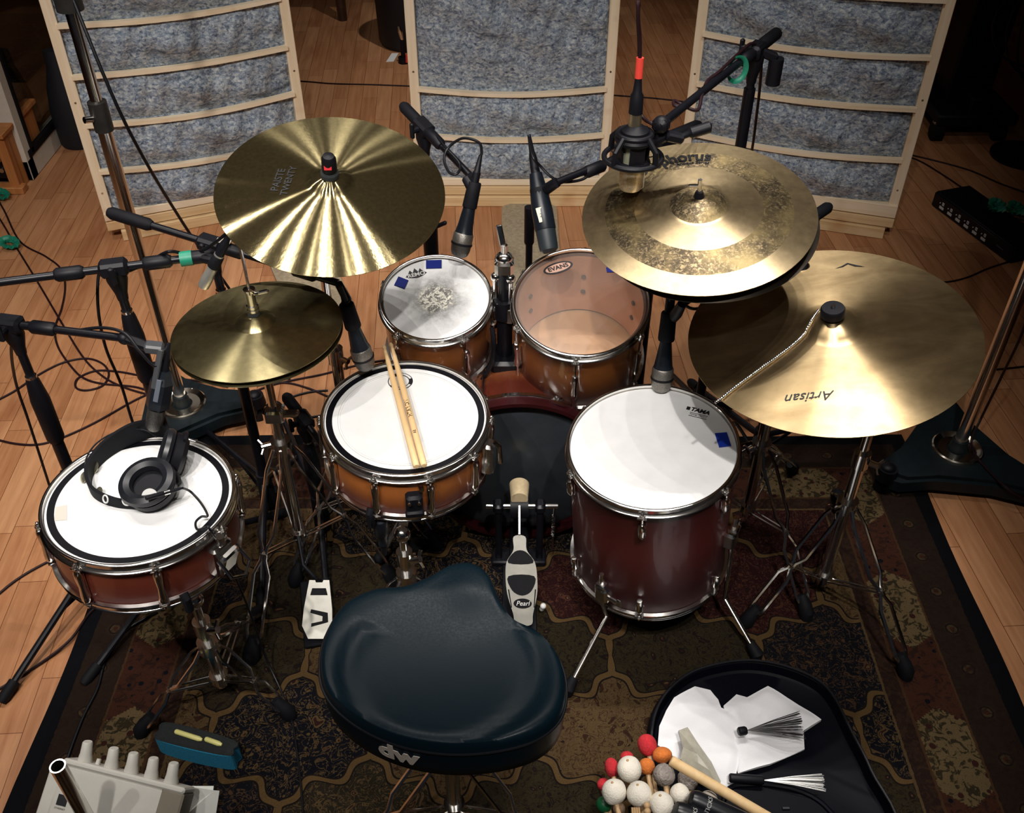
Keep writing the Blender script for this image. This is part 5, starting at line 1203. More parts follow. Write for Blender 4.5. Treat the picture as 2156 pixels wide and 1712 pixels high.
# ---- tall steel stands with cast triangle bases
DISH = mat('crumpled_chrome_dish', (0.80, 0.74, 0.62, 1), 0.14, 1.0)
dn = NT('hammered_chrome_dish'); dv_ = dn.n('ShaderNodeTexVoronoi', {'Vector': dn.co(), 'Scale': 42.0}); dn.set(Base_Color=(0.8, 0.74, 0.62, 1), Metallic=1.0, Roughness=0.16); dn.bump(dn.n('ShaderNodeSeparateColor', {0: dv_.outputs['Color']}).outputs[0], 1.0, 0.008)
CAST = mat('black_cast_iron', (0.007, 0.012, 0.015, 1), 0.5, nz=0.2, **{'Specular IOR Level': 0.25})
def tall_stand(label, base, a0, R_, zt, collars):
    root = thing('studio_boom_stand', label, 'studio stand', (base[0], base[1], 0))
    b = V((base[0], base[1], 0)); poly = []
    for k in range(3):
        a = a0+k*2*PI/3; dv = V((cs(a), sn(a), 0)); sd = V((-dv.y, dv.x, 0))
        poly += [dv*R_*0.55-sd*R_*0.30, dv*R_*0.93-sd*0.045, dv*R_-sd*0.025, dv*R_+sd*0.025, dv*R_*0.93+sd*0.045, dv*R_*0.55+sd*R_*0.30]
    pl = [(q.x+base[0], q.y+base[1]) for q in poly]
    g = G(); g.prism(pl, 0.028, 0.062); g.prism([(base[0]+(x-base[0])*0.9, base[1]+(y-base[1])*0.9) for x, y in pl], 0.062, 0.074); mk('cast_base', g, CAST, root)
    for k in range(3):
        a = a0+k*2*PI/3; dv = V((cs(a), sn(a), 0)); e = b+dv*(R_*0.99)
        g = G(); g.cyl(e+V((0, 0, 0.0)), e+V((0, 0, 0.03)), 0.026, n=18); g.cyl(e+V((0, 0, 0.05)), e+V((0, 0, 0.085)), 0.030, 0.026, n=20); g.ball(e+V((0, 0, 0.085)), (0.020, 0.020, 0.012)); mk('levelling_knob', g, BLKM, root)
    g = G(); g.lathe([(0.022, 0.066), (0.030, 0.076), (0.052, 0.0745), (0.066, 0.083), (0.070, 0.080), (0.070, 0.066)], T(base[0], base[1], 0), n=48); mk('chrome_dish', g, dn.m, root)
    g = G(); g.cyl(b+V((0, 0, 0.05)), b+V((0, 0, collars[0]+0.02)), 0.0175, n=24); mk('lower_tube', g, CHROME, root)
    g = G(); g.cyl(b+V((0, 0, collars[0])), b+V((0, 0, zt)), 0.0140, n=24); mk('upper_tube', g, CHROME, root)
    g = G(); g.cyl(b+V((0, 0, 0.066)), b+V((0, 0, 0.11)), 0.026, 0.022, n=20); mk('tube_socket', g, CAST, root)
    for zc, hh, rr in [(c, 0.036, 0.0225) for c in collars[:1]]+[(c, 0.06, 0.030) for c in collars[1:]]:
        g = G(); g.cyl(b+V((0, 0, zc-hh)), b+V((0, 0, zc+hh)), rr, n=24); cl_ = mk('tube_collar', g, mat('dark_collar_metal', (0.035, 0.033, 0.03, 1), 0.35, 0.5, nz=0.2), root)
        g = G(); g.cyl(b+V((-rr*0.6, -rr*0.8, zc)), b+V((-rr*1.2, -rr*1.5, zc+0.004)), 0.008, n=12); mk('collar_screw', g, CHROME, cl_)
    return root
zc1 = 0.86
tl = V((-0.984, 2.247, 0)); c1 = F(212, 305, 0.9)
def zat(px, base):      # height on a vertical pole where it crosses a photo column
    dep = base.x*FPX/(px-1078); return CAMZ-(dep-base.y*cs(PITCH))/sn(PITCH)
tall_stand('tall chrome pole stand on a triangle base before the left baffle', (-0.984, 2.247), math.radians(8), 0.215, 2.05, (zat(212, tl), zat(132, tl)))
tr_ = V((1.261, 2.05, 0))
tall_stand('tall chrome pole stand at the right edge on a triangle base', (1.261, 2.05), math.atan2(F(1838, 1018, 0.06).y-2.05, F(1838, 1018, 0.06).x-1.261)-0.05, 0.243, 2.05, (1.15,))
cable('thin black cable slanting straight down from the tall left pole towards the floor', [V((-0.97, 2.235, zat(140, tl)+0.02)), F(265, 262, 0.98), F(388, 474, 0.60), F(484, 610, 0.33), F(560, 730, 0.10), F(610, 800, 0.004)], m=CABLEB, base=F(610, 800, 0.0), r=0.0042)
cable('thin dark cable running down beside the tall right pole and off across the floor', [F(2190, 560, 0.74), F(2156, 690, 0.52), F(2110, 790, 0.33), F(2066, 880, 0.17), F(2046, 925, 0.082), F(2052, 955, 0.08), F(2090, 1000, 0.08), F(2130, 1034, 0.078), F(2190, 1066, 0.006)], m=CABLE, base=F(2190, 1066, 0.0))
# ------------------------------------------------ things on the drums
# headphones on the side snare
zh0 = 0.5705
def HP(px, py, h=0.0): return F(px, py, zh0+h)
hpn = thing('headphones', 'black headphones lying on the white head of the side snare', 'headphones', HP(280, 1000))
path = spl([HP(x, y, 0.002) for x, y in ((372, 968), (368, 935), (335, 918), (275, 935), (222, 968), (192, 1008), (200, 1046), (245, 1066), (305, 1070))], 8)
g = G(); vs_ = []; n = len(path)
for i, p in enumerate(path):
    t_ = (path[min(n-1, i+1)]-path[max(0, i-1)]).normalized(); sd = V((-t_.y, t_.x, 0))*0.0035
    hh = 0.050-0.026*abs(2*i/(n-1)-0.7)
    vs_ += [p+sd, p-sd, p-sd+V((0, 0, hh)), p+sd+V((0, 0, hh))]
fs = [(0, 1, 2, 3), (4*n-1, 4*n-2, 4*n-3, 4*n-4)]
for i in range(n-1):
    for j in range(4): fs.append((i*4+j, i*4+4+j, i*4+4+(j+1) % 4, i*4+(j+1) % 4))
g.add(vs_, fs); hb = mk('headband', g, RUB, hpn, smooth=50)
LEA = mat('black_ear_pad_leather', (0.008, 0.009, 0.012, 1), 0.38, nz=0.2, nscale=90)
for c, ax, rr in ((HP(313, 1020, 0.040), V((-0.10, -0.22, 0.95)), 0.053), (HP(357, 955, 0.042), V((-0.86, -0.10, 0.42)), 0.048)):
    fm = frame(c, ax)
    g = G(); g.lathe([(0, -0.032), (rr*0.70, -0.031), (rr*0.92, -0.022), (rr*0.96, -0.006), (rr*0.8, 0.0), (0, 0.0)], fm, n=36); cu = mk('ear_cup', g, BLKM, hpn)
    g = G(); g.lathe([(rr*0.60, -0.001), (rr*0.98, -0.001), (rr*1.06, 0.006), (rr*1.02, 0.015), (rr*0.82, 0.019), (rr*0.62, 0.015), (rr*0.56, 0.006)], fm, n=40, close=True); mk('ear_cushion', g, LEA, cu)
    g = G(); g.torus(fm @ T(0, 0, -0.020), rr*1.0, 0.0045, 30, 8, 0.2, PI-0.2); mk('yoke', g, BLKM, cu)
for px, py, R_ in ((222, 1051, 0.0075), (267, 1055, 0.0085), (317, 1046, 0.0165)):
    c = HP(px, py, 0.014); dv = V((-0.1, -0.85, 0.5)) if px > 230 else V((-0.55, -0.7, 0.45))
    c = c+(CAM-c).normalized()*(0.045 if R_ > 0.01 else 0.016); fm = frame(c, dv); g = G()
    if R_ > 0.01: g.lathe([(0, 0), (R_, 0), (R_, 0.003), (0, 0.003)], fm, n=28); mk('white_cap', g, INKW, hb)
    else: g.torus(fm, R_, 0.0016, 26, 8); mk('white_ring', g, INKW, hb)
JNG = mat('pale_brass_disc', (0.62, 0.58, 0.42, 1), 0.25, 0.9, nz=0.1)
for px, py in ((176, 1006), (200, 985), (208, 1038)):
    g = G(); g.lathe([(0, 0.003), (0.004, 0.003), (0.0125, 0.001), (0.0125, 0), (0, 0)], frame(HP(px, py, 0.010), (-0.6, -0.4, 0.7)), n=24); mk('metal_disc', g, JNG, hb)
pl0, pl1 = HP(306, 1050, 0.022), HP(376, 1030, 0.026); vv = (CAM-pl0).normalized()*0.055; pl0 += vv; pl1 += vv*0.6; dd = (pl1-pl0)
g = G(); g.tube([pl0, pl0+dd*0.03, pl0+dd*0.52, pl0+dd*0.55], [0.003, 0.0045, 0.0048, 0.004], 12); pg = mk('cable_plug', g, BLKM, hpn)
g = G(); g.cyl(pl0+dd*0.55, pl0+dd*0.72, 0.0048, n=12); mk('plug_ring', g, CHROME, pg)
g = G(); g.tube([pl0+dd*0.72, pl1, pl1+dd*0.12], [0.004, 0.0028, 0.0018], 10); mk('plug_boot', g, BLKM, pg)
cable('thin headphone cable curling over the rim of the side snare and along the rug', [pl1+dd*0.1, HP(402, 1036, 0.02), HP(425, 1062, 0.012), HP(437, 1086, 0.010), HP(424, 1088, 0.010), HP(412, 1100, 0.010), HP(416, 1115, 0.009), HP(436, 1110, 0.012), HP(444, 1118, 0.014), F(470, 1160, 0.50), F(498, 1220, 0.35), F(530, 1300, 0.19), F(560, 1385, 0.06), F(592, 1455, 0.0125), F(615, 1520, 0.0125), F(626, 1590, 0.0125), F(634, 1660, 0.0125), F(640, 1740, 0.0125)], r=0.0024, m=CABLEB, base=F(640, 1740, 0.009))
cable('thin wire arcing from the headphones out over the far rim of the side snare', [HP(330, 920, 0.03), HP(300, 905, 0.035), HP(250, 908, 0.035), HP(205, 932, 0.025), HP(182, 965, 0.02), HP(180, 1000, 0.012), HP(195, 1035, 0.010), HP(217, 1052, 0.012)], r=0.0018, m=CABLEB, base=HP(195, 1035, 0.0))
# drumsticks
WST = pine('hickory', (232, 200, 150), (220, 182, 128), 2)
def stick(label, butt, tip, printed):
    b, t = V(butt), V(tip); n = (t-b).normalized(); L = (t-b).length
    root = thing('drumstick', label, 'drumstick', frame(b, n, (1, 0, 0)), 'pair of drumsticks on the snare')
    g = G(); g.lathe([(0, 0), (0.0052, 0.0004), (0.0068, 0.003), (0.0071, 0.02), (0.0071, L*0.66), (0.0056, L*0.84), (0.0036, L*0.955), (0.0034, L*0.965)], n=20); mk('shaft', g, WST, root, world=False)
    g = G(); g.lathe([(0.0033, L*0.962), (0.0045, L*0.970), (0.0050, L*0.982), (0.0040, L*0.994), (0, L)], n=16); mk('tip', g, WST, root, world=False)
    if printed:
        for s_, sz, zz in (('VIC FIRTH', 0.0130, L*0.42), ('5A', 0.0085, L*0.235)):
            g = txt(s_, sz, ext=0.0001, bold=0.0002); out = []
            inv = root.matrix_basis.to_3x3().inverted() @ V((0.0, -0.62, 0.78)); a0 = math.atan2(inv.y, inv.x)
            for q in g.v:
                a = a0-q.y/0.0071; out.append(V((cs(a)*0.00775, sn(a)*0.00775, zz-q.x)))
            g.v = out; mk('maker_lettering', g, INK, root, world=False, smooth=0)
    return root
zr_ = 0.559
stick('left one of the two drumsticks crossing the amber snare, tip at the far rim', F(877, 983, zr_+0.012), F(808, 727, zr_+0.018), False)
stick('right one of the two drumsticks crossing the amber snare, with printed lettering', F(893, 981, zr_+0.012), F(823, 722, zr_+0.020), True)
# ------------------------------------------------ front left: mixer on a stand, paper, pencil case
ms = thing('personal_mixer', 'white personal mixer box with five knobs at the bottom left corner', 'mixer', F(220, 1690, 0.37))
A_, B_ = F(132, 1607, 0.445), F(388, 1672, 0.445)
xv = (B_-A_).normalized(); ctr = (A_+B_)/2; W_ = (B_-A_).length
nv = V((0, -0.55, 0.84)); nv = (nv-xv*nv.dot(xv)).normalized(); yv = nv.cross(xv)       # face looking up at the camera
bm_ = M((xv, yv, nv)).transposed().to_4x4(); bm_.translation = ctr
HB = 0.14
g = G(); g.box(bm_ @ T(0.0, -HB/2, -0.020), W_, HB, 0.040, 0.004); bx = mk('case', g, WHITEP, ms)
g = G(); g.box(bm_ @ T(-W_/2-0.010, -HB/2+0.012, -0.021), 0.024, HB-0.03, 0.036, 0.003); mk('end_cheek', g, WHITEP, bx)
g = G(); g.box(bm_ @ T(W_/2-0.020, -HB/2, -0.0195), 0.041, HB+0.001, 0.042, 0.003); mk('grey_side_panel', g, mat('grey_plastic', S(130, 122, 106), 0.6, nz=0.05), bx)
g = G(); g.box(bm_ @ T(0, 0.004, -0.018), W_, 0.010, 0.042, 0.003); mk('front_lip', g, WHITEP, bx)
for i, xx in enumerate((0.13, 0.35, 0.515, 0.68, 0.845)):
    k = bm_ @ V((-W_/2+W_*xx, 0.008, -0.016)); up = (yv*0.95+nv*0.30).normalized()
    g = G(); g.tube([k, k+up*0.012, k+up*0.014, k+up*0.033, k+up*0.035], [0.0125, 0.0105, 0.0098, 0.0085, 0.007], 18); mk('knob', g, WHITEP, ms)
k = bm_ @ V((-W_/2+W_*0.235, 0.008, -0.016)); g = G(); g.tube([k, k+yv*0.010], [0.004, 0.0035], 10); mk('button', g, WHITEP, ms)
k = bm_ @ T(-W_/2+0.020, -0.055, 0.0002); g = G(); g.box(k, 0.018, 0.017, 0.001); mk('network_socket', g, INK, bx)
g = put(txt('ETHERNET', 0.004, ext=0.0001), k @ T(0, -0.013, 0.0006)); mk('socket_lettering', g, mat('grey_print', S(120, 116, 104), 0.6), bx, smooth=0)
k = bm_ @ T(-W_/2+0.048, -0.057, 0.0002); g = G(); g.box(k, 0.012, 0.012, 0.001); mk('red_socket', g, mat('red_socket', S(110, 40, 30), 0.5), bx)
g = G(); g.box(bm_ @ T(-0.050, -0.098, 0.004), 0.075, 0.05, 0.012, 0.003); mk('black_clamp_plate', g, BLKM, bx)
g = G(); g.lathe([(0, 0.0), (0.011, 0.0), (0.017, 0.004), (0.019, 0.020), (0.015, 0.026), (0, 0.027)], bm_ @ T(0.028, -0.090, 0.0), n=9); mk('blue_plug', g, mat('blue_plastic', (0.01, 0.06, 0.42, 1), 0.35, nz=0.2), bx, smooth=0)
# chrome tube of the mixer stand, close to the camera
tt = F(121, 1613, 0.62)
ts_ = thing('microphone_stand', 'bare chrome stand tube with an open top in front of the white mixer box', 'microphone stand', (tt.x, tt.y, 0))
g = G(); g.lathe([(0.0118, 0.03), (0.0118, tt.z), (0.0095, tt.z), (0.0095, 0.03)], T(tt.x, tt.y, 0), n=28, close=True); mk('chrome_tube', g, CHROME, ts_)
g = G(); g.lathe([(0, 0.035), (0.03, 0.035), (0.13, 0.018), (0.13, 0.0), (0, 0)], T(tt.x, tt.y, RZ), n=36); mk('round_base', g, BLK, ts_)
g = G(); g.box(T(tt.x+0.03, tt.y-0.005, 0.37), 0.09, 0.05, 0.03, 0.006); mk('mixer_bracket', g, BLKM, ts_)
pv = [F(393, 1655, 0.40), F(450, 1655, 0.40), F(449, 1664, 0.40), F(462, 1665, 0.40), F(452, 1730, 0.36), F(375, 1730, 0.36)]
g = G(); g.add(pv+[q-V((0, 0.0006, 0.0012)) for q in pv], [(5, 4, 3, 2, 1, 0), (6, 7, 8, 9, 10, 11)]+[(i, (i+1) % 6, 6+(i+1) % 6, 6+i) for i in range(6)])
solo('paper_sheet', g, mat('white_paper', (0.74, 0.76, 0.70, 1), 0.7, nz=0.03), 'stiff white notched paper sticking out beside the white mixer box', 'paper', smooth=0)
g0, g1 = F(338, 1590, RZ), F(486, 1628, RZ); xv = (g1-g0).normalized(); W_ = (g1-g0).length; th_ = math.atan2(xv.y, xv.x)
cm = M.Translation(g0.lerp(g1, 0.5)+V((-xv.y*0.026, xv.x*0.026, 0))) @ R(th_)
pcz = thing('pencil_case', 'open blue fabric pencil case on the rug beside the white mixer box', 'pencil case', cm)
TEAL = mat('turquoise_felt', (0.008, 0.19, 0.33, 1), 0.9, nz=0.25, nscale=300)
g = G(); g.prism(sm([(-W_/2, -0.020), (0, -0.024), (W_/2, -0.018), (W_/2+0.004, 0.0), (W_/2, 0.018), (0, 0.024), (-W_/2, 0.020), (-W_/2-0.004, 0)], 5), 0.0, 0.054); mk('case_body', g, TEAL, pcz, world=False)
g = G(); q = sm([(-W_/2+0.0, -0.017), (0, -0.019), (W_/2, -0.014), (W_/2+0.002, 0), (W_/2, 0.015), (0, 0.021), (-W_/2, 0.018), (-W_/2-0.002, 0)], 5); g.tube([V((x, y, 0.054)) for x, y in q], 0.0035, 6, closed=True); g.prism([(x*0.97, y*0.94) for x, y in q], 0.0535, 0.0555); mk('zip_opening', g, FELT, pcz, world=False)
YEL = mat('pale_yellow_marker', (0.75, 0.72, 0.26, 1), 0.4, nz=0.05)
for lb, a_, b_ in (('longer pale yellow marker pen in the mouth of the blue pencil case', -0.050, 0.016), ('shorter pale yellow marker pen at the right end of the blue pencil case', 0.021, 0.062)):
    pa, pb_ = cm @ V((a_, 0.004, 0.0605)), cm @ V((b_, 0.0, 0.0605)); g = G(); n = (pb_-pa).normalized()
    g.tube([pa, pa+n*0.003, pb_-n*0.008, pb_], [0.004, 0.0055, 0.0055, 0.003], 14); solo('marker_pen', g, YEL, lb, 'pen', group='marker pens in the pencil case')
# ------------------------------------------------ front right: stick bag, towels, brushes, mallets
bagp = spl([F(x, y, RZ) for x, y in ((1360, 1560), (1385, 1490), (1440, 1440), (1510, 1417), (1580, 1411), (1650, 1424), (1715, 1452), (1752, 1490), (1790, 1565), (1832, 1650), (1880, 1790), (1620, 1830), (1420, 1800), (1368, 1660))], 6, True)
bc = sum(bagp, V())/len(bagp)
BAGM = mat('black_padded_nylon', (0.0016, 0.0022, 0.005, 1), 0.55, nz=0.25, nscale=200, **{'Specular IOR Level': 0.1})
bag = thing('stick_bag', 'open black padded bag lying on the rug at bottom right', 'bag', bc)
g = G(); N_ = len(bagp); vs_ = []
for sc, z in ((0.985, 0.0), (1.0, 0.008), (1.005, 0.030), (0.985, 0.044), (0.955, 0.040), (0.93, 0.018), (0.90, 0.014), (0.45, 0.014)):
    vs_ += [V((bc.x+(p.x-bc.x)*sc, bc.y+(p.y-bc.y)*sc, RZ+z)) for p in bagp]
fs = [tuple(range(N_))[::-1], tuple(range(7*N_, 8*N_))]
for i in range(7):
    for j in range(N_): fs.append((i*N_+j, i*N_+(j+1) % N_, (i+1)*N_+(j+1) % N_, (i+1)*N_+j))
g.add(vs_, fs); mk('bag_body', g, BAGM, bag)
g = G(); g.tube([V((bc.x+(p.x-bc.x)*0.965, bc.y+(p.y-bc.y)*0.965, RZ+0.047)) for p in bagp], 0.0035, 6, closed=True); mk('zip', g, BLKM, bag)
pk = spl([F(x, y, 0.06) for x, y in ((1530, 1668), (1580, 1652), (1640, 1655), (1700, 1672), (1745, 1705), (1775, 1760), (1640, 1800), (1520, 1780))], 5, True)
g = G(); g.prism([(p.x, p.y) for p in pk], RZ+0.014, 0.058); g.tube([V((p.x, p.y, 0.058)) for p in pk], 0.006, 8, closed=True); po = mk('pocket', g, BAGM, bag)
g = G(); g.box(M.Translation(F(1655, 1702, 0.06)), 0.016, 0.006, 0.003, 0.001); mk('metal_badge', g, BLK, po)
TOW = NT('white_terry_cloth'); tp__ = TOW.co(); tn = TOW.noise(tp__, 500, 2, 0.6); TOW.set(Base_Color=(0.80, 0.80, 0.82, 1), Roughness=0.95); TOW.bump(tn, 0.4, 0.002)
def cloth(poly, z, h, label, seed):
    rnd = random.Random(seed); pp_ = [F(x, y, z) for x, y in poly]; pts = [pp_[i].lerp(pp_[(i+1) % len(pp_)], k/5) for i in range(len(pp_)) for k in range(5)]; c = sum(pts, V())/len(pts); n = len(pts)
    ph = [rnd.uniform(0, 6) for _ in range(4)]
    def hz(p, s): return h*(0.45+0.30*sn(38*p.x+22*p.y+ph[0])+0.25*sn(61*p.y-29*p.x+ph[1]))*(1 if s < 0.9 else 0.5)
    vs_ = []; sc = (1.0, 1.0, 0.985, 0.93, 0.8, 0.65, 0.48, 0.3, 0.12)
    for i, s in enumerate(sc):
        for p in pts:
            q = c+(p-c)*s; q.z = z if i == 0 else z+0.003+hz(q, s); vs_.append(q)
    vs_.append(c+V((0, 0, 0.003+hz(c, 0)))); fs = [tuple(range(n))[::-1]]
    for i in range(len(sc)-1):
        for j in range(n): fs.append((i*n+j, i*n+(j+1) % n, (i+1)*n+(j+1) % n, (i+1)*n+j))
    for j in range(n): fs.append(((len(sc)-1)*n+j, (len(sc)-1)*n+(j+1) % n, len(vs_)-1))
    g = G(); g.add(vs_, fs); return solo('towel', g, TOW.m, label, 'towel', smooth=70, group='white towels in the bag')
cloth(((1522, 1492), (1550, 1464), (1572, 1472), (1615, 1451), (1668, 1480), (1728, 1519), (1690, 1544), (1693, 1580), (1620, 1612), (1553, 1630), (1535, 1570)), RZ+0.028, 0.020, 'white towel on the right in the black bag, with a wire brush fanned over it', 3)
cloth(((1418, 1476), (1462, 1450), (1495, 1456), (1512, 1474), (1518, 1492), (1552, 1512), (1557, 1560), (1553, 1615), (1544, 1656), (1532, 1661), (1495, 1640), (1440, 1610), (1384, 1575), (1388, 1530), (1402, 1500)), RZ+0.036, 0.022, 'white towel on the left in the black bag, behind the mallet heads', 5)
WIRE = mat('brush_wire', (0.10, 0.10, 0.10, 1), 0.35, 0.8, nz=0.2)
WIREB = mat('bright_brush_wire', (0.7, 0.7, 0.68, 1), 0.3, 0.9, nz=0.1)
def brush(label, h0, h1, fan, z, m):
    a, b = F(*h0, z), F(*h1, z); root = thing('wire_brush', label, 'drum brush', a)
    g = G(); n = (b-a).normalized(); g.tube([a, a+n*0.003, b-n*0.004, b], [0.007, 0.0095, 0.0095, 0.0075], 16); mk('handle', g, BLKM, root)
    g = G(); rnd = random.Random(int(h0[0]))
    for i in range(46):
        t_ = rnd.random(); e = F(fan[0][0]+(fan[1][0]-fan[0][0])*t_+rnd.uniform(-4, 2), fan[0][1]+(fan[1][1]-fan[0][1])*t_, z+rnd.uniform(-0.006, 0.010)); g.tube([b, (b+e)/2+V((0, 0, 0.003)), e], 0.00055, 4)
    o = mk('wire_fan', g, m, root); o['kind'] = 'stuff'
    return root
brush('wire brush fanned out over the right white towel', (1554, 1541), (1572, 1538), ((1682, 1494), (1696, 1556)), RZ+0.072, WIRE)
brush('wire brush with a long black handle on the black lining below the right towel', (1535, 1638), (1608, 1643), ((1732, 1628), (1738, 1668)), 0.075, WIREB)
# clear plastic sleeve
SLV = mat('grey_clear_plastic', S(176, 172, 156), 0.25, nz=0.12, nscale=60)
SLV.node_tree.nodes['Principled BSDF'].inputs['Alpha'].default_value = 0.8
pts = [(1428, 1541), (1447, 1534), (1470, 1566), (1498, 1605), (1517, 1648), (1512, 1660), (1470, 1632), (1446, 1612), (1432, 1600), (1438, 1575)]
pp = [F(x, y, RZ+0.078) for x, y in pts]; c = sum(pp, V())/len(pp); n = len(pp)
g = G(); rnd = random.Random(2)
g.add([p+V((0, 0, rnd.uniform(0, 0.006))) for p in pp]+[c+(p-c)*0.55+V((0, 0, 0.010+rnd.uniform(-0.006, 0.008))) for p in pp]+[c+V((0, 0, 0.018))]+[p-V((0, 0, 0.003)) for p in pp],
      [(i, (i+1) % n, n+(i+1) % n, n+i) for i in range(n)]+[(n+i, n+(i+1) % n, 2*n) for i in range(n)]+[tuple(2*n+1+i for i in range(n))[::-1]]+[(2*n+1+i, 2*n+1+(i+1) % n, (i+1) % n, i) for i in range(n)])
solo('plastic_sleeve', g, SLV, 'crumpled grey clear plastic sleeve lying on the left white towel', 'plastic sleeve', smooth=20)
# mallets
def yarn(name, c, fz=0.35, sc=55, fd=0.6):
    t = NT(name); p = t.co(); n_ = t.noise(p, sc, 4, 0.7); t.set(Base_Color=t.ramp(n_, [(0.3, tuple(q*fd for q in c[:3])+(1,)), (0.65, c)]), Roughness=0.95); t.bump(t.noise(p, sc*5, 2), fz, 0.004); return t.m
MW, MO, MR, MG = yarn('white_felt', (0.84, 0.79, 0.68, 1), 0.3, 55, 0.88), yarn('orange_yarn', (0.72, 0.20, 0.035, 1)), yarn('red_yarn', (0.60, 0.025, 0.035, 1)), yarn('grey_fleece', (0.34, 0.30, 0.27, 1), 0.9, 40)
MGR = mat('green_rubber', (0.005, 0.085, 0.03, 1), 0.4, nz=0.1); MBR = yarn('brown_felt', (0.24, 0.15, 0.09, 1))
HND = mat('birch_handle', (0.55, 0.36, 0.18, 1), 0.5, nz=0.1)
def mallet(label, px, py, rp, m, z=0.15, sq=(1, 1, 1), lump=0.05, hole=False, fuzz=0):
    c = F(px, py, z); dep = (c-CAM).dot(FW); r = rp*dep/FPX
    dv = V((0.10+(1400-px)*0.0007, -0.86, -0.42)).normalized()
    e = c+dv*((z-0.042)/0.42*1.0 if z > 0.06 else 0.1)
    root = thing('mallet', label, 'mallet', e, 'bundle of mallets at the mouth of the bag')
    rnd = random.Random(px); g = G(); g.ball((0, 0, 0), 1.0, nu=26, nv=18); k = [V((rnd.uniform(-1, 1), rnd.uniform(-1, 1), rnd.uniform(-1, 1))).normalized() for _ in range(8)]
    fm = frame(c, -dv)
    out = []
    for q in g.v:
        s = 1+lump*sum(math.exp(-8*(q-w_).length_squared) for w_ in k)+fuzz*rnd.uniform(-1, 1); out.append(fm @ V((q.x*r*sq[0]*s, q.y*r*sq[1]*s, q.z*r*sq[2]*s)))
    g.v = out; hd = mk('head', g, m, root, smooth=60)
    g = G(); g.tube([c+dv*r*0.6, e], 0.0050, 10); mk('handle', g, HND, root)
    if hole:
        g = G(); q = c-dv*r*sq[2]*1.01+V((0, 0, 0.0)); w_ = (CAM-c).normalized(); q = c+(w_*0.75-dv*0.66).normalized()*r*1.0; g.ball(q, 0.0030, nu=8, nv=6); mk('stick_hole', g, HND, hd)
    return root
for i, (lb, px, py, rp, m, z, kw) in enumerate((
    ('largest white mallet head, next to the red yarn mallets', 1325, 1620, 26, MW, 0.155, dict(hole=True, sq=(1, 1, 1.05))),
    ('white mallet head at the far left of the bundle with a dark hole', 1293, 1667, 26, MW, 0.17, dict(hole=True)),
    ('white mallet head in the middle of the front row', 1346, 1672, 26.5, MW, 0.18, dict(hole=True)),
    ('white mallet head at the bottom edge just left of the black rods', 1393, 1694, 26, MW, 0.18, dict(hole=True)),
    ('white mallet head half hidden behind the upper black rod', 1431, 1672, 21, MW, 0.145, dict()),
    ('white mallet head peeping out between the black rod and the wooden stick', 1491, 1686, 20, MW, 0.11, dict()),
    ('orange yarn mallet head touching the end of the wooden stick', 1394, 1590, 19.5, MO, 0.135, dict(sq=(1.05, 1, 0.85))),
    ('orange yarn mallet head between the largest white one and the grey fluffy one', 1362, 1614, 17, MO, 0.125, dict()),
    ('tall red yarn mallet head at the top of the bundle', 1363, 1569, 20, MR, 0.13, dict(sq=(1, 1, 1.12))),
    ('small red yarn mallet head at the left side of the bundle', 1288, 1616, 15, MR, 0.125, dict(sq=(1, 1, 1.3))),
    ('red yarn mallet head just showing above the largest white one', 1320, 1596, 14, MR, 0.10, dict()),
    ('grey fluffy mallet head under the wooden stick', 1398, 1632, 23, MG, 0.15, dict(fuzz=0.04, lump=0.12)),
    ('darker grey fluffy mallet head mostly hidden behind the wooden stick', 1448, 1644, 21, MG, 0.105, dict(fuzz=0.04, lump=0.12)),
    ('green rubber mallet head at the bottom left of the bundle', 1272, 1694, 17, MGR, 0.125, dict(lump=0)),
    ('dark red yarn mallet head behind the left white one', 1270, 1652, 13, MR, 0.09, dict()),
    ('brown felt mallet head below the far left white one', 1303, 1702, 13, MBR, 0.15, dict()))):
    mallet(lb, px, py, rp, m, z, **kw)
a, b = F(1412, 1601, 0.175), F(1640, 1735, 0.12); n = (b-a).normalized()
g = G(); g.tube([a, a+n*0.002, b], [0.0085, 0.0105, 0.0108], 18); solo('wooden_stick', g, WST, 'thick light wooden stick lying across the mallet heads and out of the frame', 'stick')
for lb, p0, p1, z in (('upper one of the two black rods, with white lettering, beside the mallet heads', (1456, 1682), (1610, 1752), 0.19), ('lower one of the two black rods at the bottom edge, beside the mallet heads', (1424, 1706), (1580, 1772), 0.19)):
    a, b = F(*p0, z), F(*p1, z-0.05); n = (b-a).normalized(); rd = thing('stick_rod', lb, 'stick', a, 'pair of black rods')
    g = G(); g.tube([a-n*0.006, a-n*0.002, a+n*0.008, b], [0.008, 0.016, 0.0195, 0.0195], 24); mk('rod', g, mat('black_shrink_sleeve', (0.006, 0.007, 0.010, 1), 0.35, nz=0.1), rd)
    wv = (CAM-a).normalized(); up = (wv-n*wv.dot(n)).normalized(); sdv = n.cross(up)
    g = txt('STICKS', 0.013, ext=0.0001, bold=0.0002); out = []
    for q in g.v:
        an = q.x/0.0195; out.append(a+n*(0.030-q.y*0.9)+(up*cs(an)+sdv*sn(-an))*0.0198)
    g.v = out; mk('lettering', g, INKW, rd, smooth=0)
dn_ = thing('dowel_bundle', 'bundle of thin birch dowels end-on among the white mallet heads', 'rod bundle', F(1338, 1708, 0.12))
d0 = None
